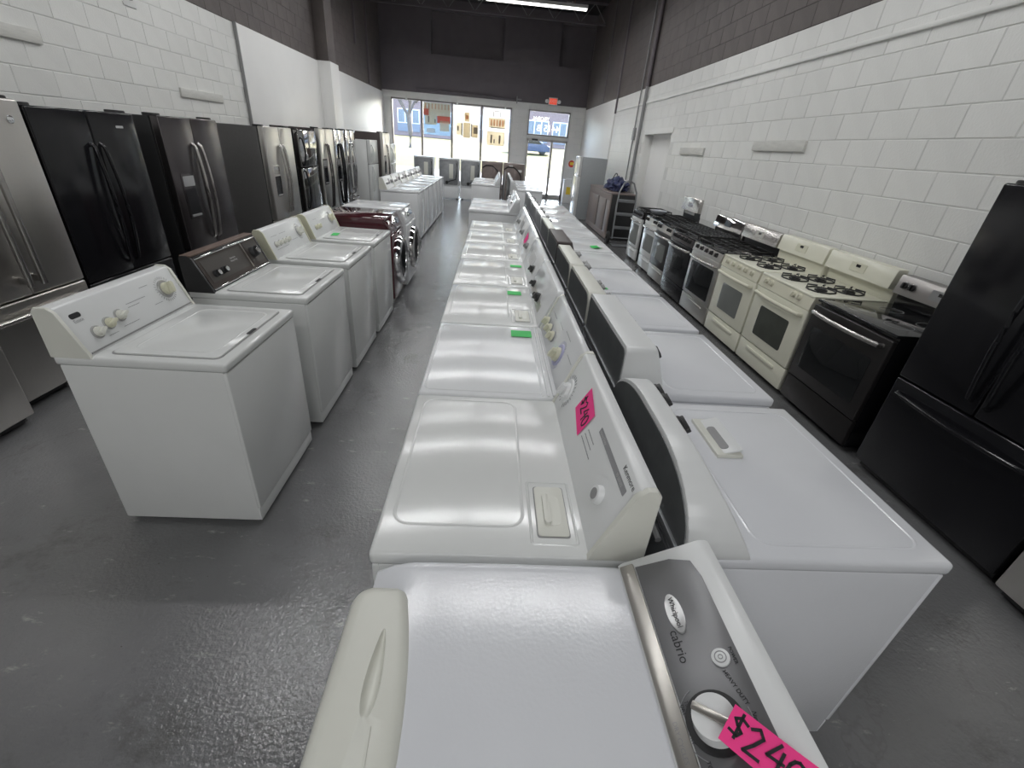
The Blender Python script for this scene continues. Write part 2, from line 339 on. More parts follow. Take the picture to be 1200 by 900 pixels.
FACE_MY = lambda x, y, z: FM((x, y, z), (1, 0, 0), (0, 0, 1))       # a frame on a face that looks to -y
# ================================================================== the room
XL, XR, YF, YB, ZC = -4.10, 3.22, 18.80, -9.00, 5.75
PAINT = 3.05                                                    # where the white paint ends and the dark paint begins
BW, BH, J = 0.415, 0.21, 0.006
bm = new(); box(bm, XL-0.3, XR+0.3, YB-0.2, YF+0.25, -0.12, 0.0); struct('floor', bm, FLOOR)
bm = new(); box(bm, XL-0.3, XR+0.3, YB-0.2, YF+0.25, ZC, ZC+0.15); ceiling = struct('ceiling', bm, CEIL)
bm = new(); box(bm, XL-0.3, XR+0.3, YB-0.2, YB, 0.0, ZC); struct('wall_back', bm, DRYW)

def block_mesh(name, l, m):
    bm = new(); box(bm, -0.03, 0.0, -l/2+J/2, l/2-J/2, J/2-BH/2, BH/2-J/2, b=0.004, seg=1); me = bpy.data.meshes.new(name); bm.to_mesh(me); bm.free(); me.materials.append(m); return me
def block_wall(wall, xface, side, y0, y1, z0, z1, skip, eye=(0, 0, 1.72), mats=(WALLW, WALLD), limit=300):
    """blocks in running bond: side=+1 faces +x, -1 faces -x; the nearest ones are single objects, the rest one joined mesh"""
    spots = []
    k0 = int(round((z0-PAINT)/BH)); k1 = int(math.ceil((z1-PAINT)/BH))
    for k in range(k0, k1):
        zc = PAINT+(k+0.5)*BH; y = y0-(BW/2 if k % 2 else 0.0)
        while y < y1-0.02:
            a, b = max(y, y0), min(y+BW, y1)
            if b-a > 0.05 and not skip((a+b)/2, zc): spots.append(((a+b)/2, zc, b-a, 0 if zc < PAINT else 1))
            y += BW
    spots.sort(key=lambda s: (s[0]-eye[1])**2+(s[1]-eye[2])**2+(xface-eye[0])**2)
    cache = {}; rest = new(), new()
    for i, (yc, zc, l, dk) in enumerate(spots):
        if i < limit:
            key = (round(l, 3), dk)
            if key not in cache: cache[key] = block_mesh('block', l, mats[dk])
            o = bpy.data.objects.new('block', cache[key]); COL.objects.link(o); o.parent = wall
            o.location = (xface+side*random.uniform(-0.0012, 0.0012), yc, zc)
            if side < 0: o.rotation_euler = (0, 0, math.pi)
        else:
            M = Matrix.Translation((xface, yc, zc)) @ Matrix.Rotation(0 if side > 0 else math.pi, 4, 'Z')
            box(rest[dk], -0.03, 0.0, -l/2+J/2, l/2-J/2, J/2-BH/2, BH/2-J/2, M=M)
    for dk in (0, 1):
        if len(rest[dk].verts): o = mk('block_courses', rest[dk], mats[dk], wall); o['kind'] = 'stuff'
        else: rest[dk].free()

# left wall: painted block near the camera, drywall panels further on, dark block above
bm = new(); box(bm, XL-0.30, XL-0.004, YB, YF+0.25, 0.0, ZC); wall_left = struct('wall_left', bm, MORTW)
bm = new(); box(bm, XL-0.0045, XL-0.0028, YB, YF, PAINT-0.002, ZC); mk('dark_joint_bed', bm, MORTD, wall_left)
PY0 = 8.72                                                       # where the drywall panels start
block_wall(wall_left, XL, 1, 2.6, YF, 1.16, 5.36, lambda y, z: (z < PAINT and y > PY0) or (z > PAINT and y < 5.4))
bm = new(); box(bm, XL-0.004, XL+0.035, PY0, 12.3, 0.0, PAINT+0.005, b=0.003); mk('drywall_panel', bm, DRYW, wall_left)
bm = new(); box(bm, XL-0.004, XL+0.035, 12.9, YF, 0.0, PAINT+0.005, b=0.003); mk('drywall_panel', bm, DRYW, wall_left)
bm = new(); box(bm, XL-0.004, XL+0.045, PY0-0.03, PY0, 1.2, PAINT+0.01, b=0.003); mk('panel_edge_shade', bm, GREY_P, wall_left)  # grey strip puts the shadow along the panel's near edge into colour
bm = new(); box(bm, XL-0.004, XL+0.30, 12.3, 12.9, 0.0, PAINT+0.02, b=0.006); mk('pilaster', bm, DRYW, wall_left)
bm = new(); box(bm, XL-0.004, XL+0.26, 12.34, 12.86, PAINT+0.02, ZC, b=0.006); mk('pilaster_top', bm, WALLD, wall_left)
for y, zz in ((15.55, 3.9), (16.9, 3.1)):
    bm = new(); box(bm, XL, XL+0.05, y, y+0.09, zz, ZC, b=0.004); mk('control_joint', bm, FRONTD, wall_left)
for y0, y1, z in ((4.4, 5.06, 2.24), (6.95, 7.95, 2.0)):
    bm = new(); box(bm, XL, XL+0.025, y0, y1, z-0.05, z+0.05, b=0.003); mk('painted_batten', bm, WOODW, wall_left)
bm = new(); box(bm, XL, XL+0.012, 6.3, 6.5, 2.74, 3.02, b=0.003); mk('mounting_plate', bm, WHMET, wall_left)
bm = new(); cyl(bm, 0.02, 0, 0.02, FM((XL+0.012, 6.42, 2.82), (0, 1, 0), (0, 0, 1)), 12); mk('bolt', bm, GREY_P, wall_left)

# right wall
DY0, DY1, DZ = 9.25, 10.95, 2.18                                # the recessed side door
bm = new(); box(bm, XR+0.004, XR+0.30, YB, DY0, 0.0, ZC); box(bm, XR+0.004, XR+0.30, DY1, YF+0.25, 0.0, ZC); box(bm, XR+0.004, XR+0.30, DY0, DY1, DZ, ZC)
wall_right = struct('wall_right', bm, MORTW)
block_wall(wall_right, XR, -1, 1.6, 14.1, 0.95, 5.36, lambda y, z: (DY0 < y < DY1 and z < DZ) or (z > PAINT and y < 4.2))
bm = new(); box(bm, XR+0.0028, XR+0.0045, YB, 14.1, PAINT-0.002, ZC); mk('dark_joint_bed', bm, MORTD, wall_right)
bm = new(); box(bm, XR-0.03, XR+0.004, 14.1, YF, 0.0, PAINT, b=0.003); mk('drywall_panel', bm, DRYW, wall_right)
bm = new(); box(bm, XR-0.02, XR+0.004, 14.1, YF, PAINT, ZC, b=0.003); mk('painted_upper_panel', bm, WALLD, wall_right)
for y in (14.0, 15.8):
    bm = new(); box(bm, XR-0.04, XR, y, y+0.07, PAINT-(0.35 if y < 15 else 0), ZC, b=0.004); mk('control_joint', bm, FRONTD, wall_right)
bm = new(); tube(bm, [(XR-0.05, 11.25, 0.9), (XR-0.05, 11.25, PAINT)], 0.035, 10); mk('riser_pipe', bm, GREY_P, wall_right)
bm = new(); tube(bm, [(XR-0.05, 11.25, PAINT), (XR-0.05, 11.25, ZC)], 0.045, 10); mk('riser_pipe', bm, FRONTD, wall_right)
bm = new(); tube(bm, [(XR-0.03, 11.75, 1.2), (XR-0.03, 11.75, ZC)], 0.016, 8); mk('conduit', bm, GREY_P, wall_right)
bm = new(); box(bm, XR-0.05, XR, 11.68, 11.82, 2.05, 2.3, b=0.006); mk('switch_box', bm, GREY_P, wall_right)
for y0, y1, z in ((5.12, 6.17, 1.945), (7.62, 8.6, 1.865)):
    bm = new(); box(bm, XR-0.03, XR, y0, y1, z-0.05, z+0.05, b=0.003); mk('painted_batten', bm, WOODW, wall_right)
bm = new(); box(bm, XR-0.028, XR, 1.8, 13.9, 2.735, 2.775, b=0.012); tr = struct('trim_1', bm, WALLW)
bm = new(); tube(bm, [(XR-0.04, 3.75, 3.04), (XR-0.05, 3.78, 2.9), (XR-0.01, 3.78, 2.86)], 0.018, 8); mk('pipe_stub', bm, WALLW, wall_right)
# side door: wall opening lined with a frame, a flush leaf set back
bm = new(); box(bm, XR+0.01, XR+0.22, DY0, DY0+0.03, 0, DZ, b=0.004); box(bm, XR+0.01, XR+0.22, DY1-0.03, DY1, 0, DZ, b=0.004); box(bm, XR-0.012, XR+0.22, DY0-0.05, DY1+0.02, DZ-0.03, DZ+0.06, b=0.004)
door2 = struct('door_2', bm, WALLW)
bm = new(); box(bm, XR+0.18, XR+0.22, DY0+0.03, DY1-0.03, 0.01, DZ-0.03); mk('door_leaf', bm, DRYW, door2)
bm = new(); cyl(bm, 0.03, 0, 0.06, FM((XR+0.18, DY0+0.14, 1.0), (0, 0, 1), (0, 1, 0)), 14, b=0.01); mk('door_knob', bm, CHROME, door2)

# front wall with openings: shop window and door, built from boxes around the openings
WX = [-3.80, -2.72, -1.63, -0.56, 0.52]; WZ0, WZ1 = 0.30, 2.92
DX0, DX1, DT, TZ0, TZ1 = 1.13, 2.67, 2.02, 2.12, 2.93
FP = 3.12                                                        # paint line on the front wall
bm = new()
for x0, x1, z0, z1 in ((XL, WX[0], 0, FP), (WX[-1], DX0, 0, FP), (DX1, XR, 0, FP), (WX[0], WX[-1], 0, WZ0), (WX[0], WX[-1], WZ1, FP), (DX0, DX1, TZ1, FP), (DX0, DX1, DT, TZ0)):
    box(bm, x0, x1, YF, YF+0.2, z0, z1)
wall_front = struct('wall_front', bm, MORTW)
BWf = mat('front_wall_paint', (0.74, 0.735, 0.71), 0.5, noise=0.04, scale=2, bump=0.1, bscale=50)
def front_blocks(x0, x1, z0, z1):
    k = 0; z = z0
    while z < z1-0.03:
        zt = min(z+BH, z1); x = x0-(BW/2 if k % 2 else 0)
        while x < x1-0.03:
            a, b = max(x, x0), min(x+BW, x1)
            if b-a > 0.03:
                bm = new(); box(bm, a+J/2, b-J/2, YF-0.012, YF, z+J/2, zt-J/2, b=0.004, seg=1); mk('block', bm, BWf, wall_front)
            x += BW
        z = zt; k += 1
front_blocks(WX[-1]+0.04, DX0-0.05, 1.2, FP-0.2); front_blocks(DX1+0.05, XR, 1.1, FP)
bm = new(); box(bm, XL, DX0, YF-0.014, YF, FP-0.2, FP, b=0.004); mk('header_board', bm, BWf, wall_front)
bm = new(); box(bm, XL, WX[0]-0.01, YF-0.014, YF, 0.0, FP-0.2, b=0.004); mk('jamb_panel', bm, BWf, wall_front)
bm = new()
RZ0, RZ1 = 4.27, 5.45
for x0, x1, z0, z1 in ((XL, XR, FP, RZ0), (XL, -2.36, RZ0, RZ1), (0.12, 2.05, RZ0, RZ1), (XL, XR, RZ1, ZC)):
    box(bm, x0, x1, YF-0.02, YF+0.2, z0, z1)
mk('dark_upper_wall', bm, FRONTD, wall_front)
for x0, x1 in ((-2.36, 0.12), (2.05, XR)):
    bm = new(); box(bm, x0, x1, YF+0.14, YF+0.2, RZ0, RZ1); mk('recessed_panel', bm, FRONTD, wall_front)
bm = new(); tube(bm, [(-2.9, YF-0.06, FP+0.12), (0.6, YF-0.06, FP+0.06)], 0.025, 8); mk('wall_pipe', bm, FRONTD, wall_front)
for x in (-3.25, -1.45, 0.28):
    bm = new(); box(bm, x-0.03, x+0.03, YF-0.05, YF-0.01, 2.84, 3.02, b=0.005); mk('blind_bracket', bm, BWf, wall_front)
bm = new(); box(bm, 0.66, 0.69, YF-0.12, YF-0.02, FP-0.06, FP+0.16, b=0.004); box(bm, 0.69, 0.84, YF-0.1, YF-0.06, FP+0.04, FP+0.09, b=0.004); mk('camera_bracket', bm, GREY_P, wall_front)

# shop window: one frame with four panes
bm = new()
for x in WX: box(bm, x-0.035, x+0.035, YF+0.02, YF+0.12, WZ0, WZ1, b=0.004)
box(bm, WX[0], WX[-1], YF+0.02, YF+0.12, WZ1-0.05, WZ1+0.01, b=0.004); box(bm, WX[0], WX[-1], YF+0.02, YF+0.12, WZ0-0.01, WZ0+0.06, b=0.004)
win = struct('window_1', bm, ALU)
for a, b in zip(WX, WX[1:]):
    bm = new(); box(bm, a+0.035, b-0.035, YF+0.06, YF+0.068, WZ0+0.06, WZ1-0.05); mk('pane', bm, PANE, win)
bm = new()
for x in (DX0+0.02, DX1-0.02): box(bm, x-0.025, x+0.025, YF+0.02, YF+0.12, TZ0, TZ1, b=0.004)
for z in (TZ0+0.02, TZ1-0.02): box(bm, DX0, DX1, YF+0.02, YF+0.12, z-0.025, z+0.025, b=0.004)
win2 = struct('window_2', bm, ALU)
bm = new(); box(bm, DX0+0.045, DX1-0.045, YF+0.06, YF+0.068, TZ0+0.045, TZ1-0.045); mk('pane', bm, PANE, win2)
M2 = FM(((DX0+DX1)/2, YF+0.056, 2.36), (1, 0, 0), (0, 0, 1))
lettering('4415 B', 0.30, M2, P_WHT, win2, mirror=True)
lettering('YROBAL', 0.17, FM(((DX0+DX1)/2-0.30, YF+0.056, 2.66), (1, 0, 0), (0, 0, 1)), P_WHT, win2, mirror=True)
# glass entrance door
bm = new()
for x in (DX0+0.03, 2.09, DX1-0.03): box(bm, x-0.045, x+0.045, YF+0.02, YF+0.1, 0, DT, b=0.005)
box(bm, DX0, DX1, YF+0.02, YF+0.1, DT-0.08, DT, b=0.005); box(bm, DX0, DX1, YF+0.02, YF+0.1, 0.0, 0.14, b=0.005)
door1 = struct('door_1', bm, mat('door_aluminium', (0.50, 0.48, 0.46), 0.4, metal=0.4, noise=0.06, scale=9))
for a, b in ((DX0+0.075, 2.045), (2.135, DX1-0.075)):
    bm = new(); box(bm, a, b, YF+0.05, YF+0.058, 0.14, DT-0.08); mk('pane', bm, PANE, door1)
bm = new(); box(bm, DX0+0.2, DX0+0.42, YF-0.05, YF+0.02, DT-0.07, DT-0.01, b=0.006); mk('door_closer', bm, BLACKP, door1)
bm = new(); tube(bm, [(2.0, YF+0.02, 0.95), (2.0, YF-0.04, 0.95), (2.0, YF-0.04, 1.25), (2.0, YF+0.02, 1.25)], 0.014, 8); mk('pull_handle', bm, CHROME, door1)

# vinyl posters stuck on the panes, seen from behind
def poster(label, x0, x1, z0, z1, base, shapes):
    t = thing('window_poster', label, 'poster', ((x0+x1)/2, YF+0.05, z0)); w, h = x1-x0, z1-z0
    bm = new(); box(bm, -w/2, w/2, 0, 0.004, 0, h); mk('sheet', bm, base, t)
    for i, (a, b, c, d, m) in enumerate(shapes):
        bm = new(); slab(bm, -w/2+(a+b)/2*w, (c+d)/2*h, (b-a)*w, (d-c)*h, 0.02, 0.001+0.0006*i, 0.002+0.0006*i, FM((0, 0, 0), (1, 0, 0), (0, 0, 1))); mk('printed_shape', bm, m, t)
poster('red and cream window poster with blue lower part', -2.66, -1.69, 1.85, 2.86, P_BLU,
       [(0.0, 1.0, 0.72, 1.0, P_YEL), (0.0, 0.22, 0.60, 0.80, P_RED), (0.5, 1.0, 0.38, 0.62, P_RED), (0.18, 1.0, 0.60, 0.78, P_YEL), (0.05, 0.48, 0.32, 0.60, P_YEL), (0.60, 0.95, 0.14, 0.46, P_YEL), (0.10, 0.42, 0.06, 0.20, P_WHT), (0.16, 0.21, 0.38, 0.58, P_GRY), (0.40, 0.45, 0.38, 0.50, P_GRY)]
       + [(0.06+0.12*i, 0.10+0.12*i, 0.80, 0.97, P_ORA) for i in range(8)])
poster('white window poster printed with a row of tan appliances', -1.57, -0.62, 1.55, 2.86, P_WHT,
       [(0.36, 0.64, 0.22, 0.60, P_TAN), (0.40, 0.60, 0.62, 0.84, P_TAN), (0.70, 0.94, 0.24, 0.56, P_TAN), (0.10, 0.30, 0.28, 0.58, P_YEL), (0.29, 0.34, 0.26, 0.58, P_GRY), (0.66, 0.70, 0.26, 0.58, P_GRY), (0.76, 0.92, 0.34, 0.50, P_GRY), (0.13, 0.19, 0.38, 0.50, P_GRY), (0.45, 0.55, 0.68, 0.78, P_ORA)])
poster('white window poster with orange headline, nearest the door', -0.50, 0.46, 1.50, 2.86, P_WHT,
       [(0.20, 0.85, 0.55, 0.78, P_YEL), (0.28, 0.85, 0.54, 0.56, P_GRY), (0.15, 0.85, 0.12, 0.46, P_YEL)]
       + [(0.28+0.11*i, 0.34+0.11*i, 0.59, 0.74, P_ORA) for i in range(5)] + [(0.30, 0.37, 0.18, 0.38, P_GRY), (0.42, 0.47, 0.18, 0.28, P_GRY), (0.62, 0.69, 0.18, 0.38, P_GRY), (0.36, 0.40, 0.80, 0.92, P_GRY), (0.40, 0.62, 0.92, 0.94, P_GRY), (0.62, 0.65, 0.80, 0.92, P_GRY)])

# exit sign over the door
t = thing('exit_sign', 'small red exit sign with white lamp heads over the glass door', 'sign', (1.97, YF-0.02, 3.10))
bm = new(); box(bm, -0.16, 0.16, -0.07, 0.0, 0.0, 0.24, b=0.01); mk('housing', bm, WHMET, t)
bm = new(); slab(bm, 0, 0, 0.27, 0.18, 0.01, 0, 0.004, FM((0, -0.071, 0.12), (1, 0, 0), (0, 0, 1))); mk('red_face', bm, EXITR, t)
lettering('EXIT', 0.12, FM((0, -0.076, 0.12), (1, 0, 0), (0, 0, 1)), P_WHT, t)
for s in (-1, 1):
    bm = new(); cyl(bm, 0.06, 0, 0.07, FM((s*0.22, -0.01, 0.12), (1, 0, 0), (0, 0, 1)), 16, b=0.012); box(bm, s*0.22-0.06, s*0.22+0.06, -0.03, 0.0, 0.08, 0.16); mk('lamp_head', bm, WHMET, t)

# roof joists and strip lamps
JO = [('third', 10.4), ('second', 13.9), ('first', 17.3)]
for nm, y in JO:
    t = thing('roof_joist', 'dark open-web steel roof joist, %s one from the shop window' % nm, 'joist', ((XL+XR)/2, y, 5.2), group='roof joists'); w = (XR-XL)/2
    bm = new(); box(bm, -w, w, -0.05, 0.05, 0.50, 0.55); mk('top_chord', bm, FRONTD, t)
    bm = new(); box(bm, -w, w, -0.05, 0.05, 0.0, 0.05); mk('bottom_chord', bm, FRONTD, t)
    n = 18
    for i in range(n):
        a, b = -w+2*w*i/n, -w+2*w*(i+1)/n; z0, z1 = (0.03, 0.52) if i % 2 == 0 else (0.52, 0.03)
        bm = new(); tube(bm, [(a, 0, z0), (b, 0, z1)], 0.012, 6); mk('web_bar', bm, GREY_P, t)
for y in (-7.6, -4.9, -2.0, 3.5, 7.0, 10.4, 13.5):  # the two rearmost rows are added unseen, to brighten camera-facing sides
    for x, side in ((-1.75, 'left'), (0.80, 'right')):
        where = {-7.6: 'added unseen at the far back as fill', -4.9: 'added unseen over the back as fill', -2.0: 'just behind the closest dryer', 3.5: 'over the first row of white dryers', 7.0: 'over the middle of the dryer rows', 10.4: 'over the far end of the rows', 13.5: 'nearest the shop window'}[y]
        t = thing('strip_light', 'long white ceiling strip light on the %s, %s' % (side, where), 'light', (x, y, 4.70), group='ceiling strip lights')
        bm = new(); box(bm, -1.22, 1.22, -0.06, 0.06, 0.02, 0.09, b=0.008); mk('channel', bm, WHMET, t)
        for s in (-0.03, 0.03):
            bm = new(); tube(bm, [(-1.2, s, 0.0), (1.2, s, 0.0)], 0.017, 8); mk('tube', bm, LAMP, t)
        for hx in (-0.9, 0.9):
            bm = new(); tube(bm, [(hx, 0, 0.09), (hx, 0, ZC-4.70)], 0.006, 6); mk('hanger', bm, mat('hanger_strap', (0.5, 0.33, 0.2), 0.5, noise=0.1) if 'hanger_strap' not in MATS else MATS['hanger_strap'], t)
        ld = bpy.data.lights.new('strip_lamp', 'AREA'); ld.shape = 'RECTANGLE'; ld.size = 2.4; ld.size_y = 0.12; ld.energy = LAMP_W; ld.color = (0.985, 0.995, 1.0)
        lo = bpy.data.objects.new('strip_lamp', ld); COL.objects.link(lo); lo.location = (0, 0, -0.03); lo.parent = t

# outside: paving, grass bank, street-side building, bare tree, car
bm = new(); box(bm, -60, 60, YF+0.25, 34.0, -0.25, -0.10); struct('pavement', bm, ASPH)
bm = new(); t_ = [(34.0, -0.1), (38, 0.75), (48, 0.95), (50, 0.95), (60, 1.75), (75, 1.85), (75, -1.0), (34.0, -1.0)]
prism(bm, t_, -70, 70, Matrix(((0, 0, 1, 0), (1, 0, 0, 0), (0, 1, 0, 0), (0, 0, 0, 1))))
o = mk('grass_bank', bm, GRASS); tag(o, 'sunlit yellow-green grass bank across the street', 'grass'); o['kind'] = 'stuff'
b = thing('brick_building', 'long low brick building with blue window bands across the street', 'building', (-3, 66, 1.8))
bm = new(); box(bm, -40, 40, 0, 12, 0.03, 4.6); mk('wall', bm, BRICK, b)
bm = new(); box(bm, -40.2, 40.2, -0.2, 12.2, 4.6, 4.9, b=0.05); mk('roof_edge', bm, WHMET, b)
for i in range(22):
    x = -36+i*3.3
    bm = new(); box(bm, x, x+2.8, -0.08, 0.1, 0.5, 1.4); mk('spandrel', bm, BLPAN if i % 3 else BRICK, b)
    bm = new(); box(bm, x, x+2.8, -0.10, 0.1, 1.4, 3.0, b=0.03); f = mk('window_frame', bm, WHMET, b)
    for j in range(3):
        bm = new(); box(bm, x+0.12+j*0.9, x+0.12+j*0.9+0.76, -0.13, -0.08, 1.5, 2.9); mk('pane', bm, PANEW, f)
tr_ = thing('bare_tree', 'leafless tree seen through the leftmost window pane', 'tree', (-7.4, 44, 0.9))
bm = new(); rt = random.Random(3)
tube(bm, [(0, 0, -0.2), (0.05, 0, 1.2), (-0.1, 0.05, 2.6)], 0.20, 8); mk('trunk', bm, BARK, tr_)
bm = new()
def branch(p, d, l, r, dep):
    q = p+d*l*0.5+Vector((rt.uniform(-.1, .1), rt.uniform(-.1, .1), 0.05))*l; e = p+d*l
    tube(bm, [p, q, e], r, 5)
    if dep:
        for _ in range(3):
            nd = (d+Vector((rt.uniform(-.8, .8), rt.uniform(-.8, .8), rt.uniform(-.2, .6)))).normalized(); branch(p+d*l*rt.uniform(.5, 1), nd, l*0.68, r*0.55, dep-1)
for k in range(5):
    a = k*1.26; branch(Vector((-0.1, 0.05, 2.3)), Vector((math.cos(a)*0.6, math.sin(a)*0.6, 0.9)).normalized(), 2.3, 0.09, 4)
mk('branches', bm, BARK, tr_)
c = thing('parked_car', 'dark blue car parked on the street, seen through the glass door', 'car', (3.5, 52.0, 1.12), 0.0)
bm = new(); prism(bm, [(-2.2, 0.25), (2.2, 0.25), (2.2, 0.75), (1.4, 0.9), (0.8, 1.4), (-1.0, 1.42), (-1.7, 0.95), (-2.2, 0.85)], -0.85, 0.85, FM((0, 0, 0), (1, 0, 0), (0, 0, 1)), b=0.08); mk('body', bm, CARB, c)
bm = new(); prism(bm, [(1.2, 0.93), (0.72, 1.32), (-0.92, 1.34), (-1.45, 0.96)], 0.845, 0.875, FM((0, 0, 0), (1, 0, 0), (0, 0, 1))); mk('side_window', bm, GLASS_B, c)
for x in (-1.35, 1.35):
    for y in (-0.82, 0.62):
        bm = new(); cyl(bm, 0.33, 0, 0.2, FM((x, y+0.2, 0.33), (1, 0, 0), (0, 0, 1)), 18, b=0.03); mk('wheel', bm, RUBBER, c)
# ================================================================== laundry machines
DECK = 0.868
FACE_L, FACE_R = R(-90), R(90)             # front looks to -x / to +x
def knob(t, M, u, v, r, h=0.03, m=PLAST, skirt=None, ptr=None, ang=30):
    """a control knob: skirt ring, body with a grip bar and a pointer"""
    K = M @ T(u, v)
    bm = new(); cyl(bm, r, 0.002, h*0.55, K, 20, r2=r*0.92, b=r*0.12)
    slab(bm, 0, 0, r*1.75, r*0.62, r*0.22, h*0.5, h, K @ RZ(ang), b=r*0.08); k = mk('knob', bm, m, t)
    if skirt is not None:
        bm = new(); cyl(bm, skirt[0], 0.0004, 0.006, K, 28, r2=skirt[0]*0.93); mk('skirt', bm, skirt[1], k)
    if ptr is not None:
        bm = new(); box(bm, r*0.1, r*0.8, -r*0.07, r*0.07, h, h+0.0012, M=K @ RZ(ang)); mk('pointer', bm, ptr, k)
    return k
def ticks(t, M, u, v, r0, r1, n, a0, a1, m=INKG, w=0.0014):
    bm = new()
    for i in range(n):
        a = R(a0+(a1-a0)*i/(n-1)); c, s = math.cos(a), math.sin(a)
        ribbon(bm, [[(u+r0*c, v+r0*s), (u+r1*c, v+r1*s)]], w, M, 0.0012)
    o = mk('dial_marks', bm, m, t); o['kind'] = 'stuff'; return o
def printlines(t, M, rows, m=INKG, w=0.004):
    """rows of tiny unreadable print as short dashes"""
    bm = new(); rr = random.Random(len(rows)*7+int(abs(rows[0][0])*1000))
    for u, v, l in rows:
        x = u
        while x < u+l:
            d = rr.uniform(0.004, 0.014); ribbon(bm, [[(x, v), (min(x+d, u+l), v)]], w*0.5, M, 0.0011); x += d+0.004
    o = mk('small_print', bm, m, t); o['kind'] = 'stuff'; return o
def console(t, W, yb, z0, ch, cb, ct, rx=0.0, rz=0.0, m=PLAST, cap=None, back=BACKP, wofs=0.0, backband=True):
    """a control console: elevation outline in x-z, its front face leans back; returns the frame of the face (origin at its middle)"""
    w = W/2-wofs-(0.012 if cap is not None else 0.0)
    if rx > 0:
        P = [(-w, 0), (w, 0)]
        P += [(w-rx+rx*math.cos(R(a)), ch-rz+rz*math.sin(R(a))) for a in range(0, 91, 9)]
        P += [(-w+rx+rx*math.cos(R(a)), ch-rz+rz*math.sin(R(a))) for a in range(90, 181, 9)]
    else: P = [(-w, 0), (w, 0), (w, ch), (-w, ch)]
    yf = lambda z: yb-cb+(cb-ct)*z/ch
    bm = new(); q = new(); n = len(P)
    f_ = [q.verts.new((x, yf(z), z0+z)) for x, z in P]; b_ = [q.verts.new((x, yb-0.006, z0+z)) for x, z in P]
    q.faces.new(f_); q.faces.new(b_[::-1])
    for i in range(n): q.faces.new((f_[i], b_[i], b_[(i+1) % n], f_[(i+1) % n]))
    bmesh.ops.recalc_face_normals(q, faces=q.faces[:]); bev(q, 0.007, 2); put(bm, q); c = mk('console', bm, m, t)
    if cap is not None:
        for s in (-1, 1):
            bm = new(); x0, x1 = (s*(W/2-wofs-0.016), s*(W/2-wofs)); x0, x1 = min(x0, x1), max(x0, x1)
            cp = [(yb-cb-0.004, 0), (yb-ct-0.012, ch*0.93), (yb-ct+0.012, ch+0.004), (yb-0.012, ch+0.004), (yb, ch-0.012), (yb, 0)]
            prism(bm, cp, x0, x1, Matrix(((0, 0, 1, 0), (1, 0, 0, 0), (0, 1, 0, z0), (0, 0, 0, 1))), b=0.004); mk('end_cap', bm, cap, t)
    # recessed dark rear plate with a rim
    S = 0.93; q = [(x*(w-0.012)/w, 0.012+z*(ch-0.028)/ch) for x, z in P]
    bm = new(); prism(bm, q, 0, 0.004, FM((0, yb-0.007, z0), (-1, 0, 0), (0, 0, 1))); bp = mk('rear_plate', bm, back, t)
    if backband:
        bm = new(); box(bm, -w, w, yb-0.012, yb+0.006, z0-0.012, z0+0.012, b=0.003); mk('rear_rail', bm, GALV, t)
    L_ = math.hypot(cb-ct, ch)
    return FM((0, yb-(cb+ct)/2, z0+ch/2), (1, 0, 0), (0, cb-ct, ch)), w*2, L_
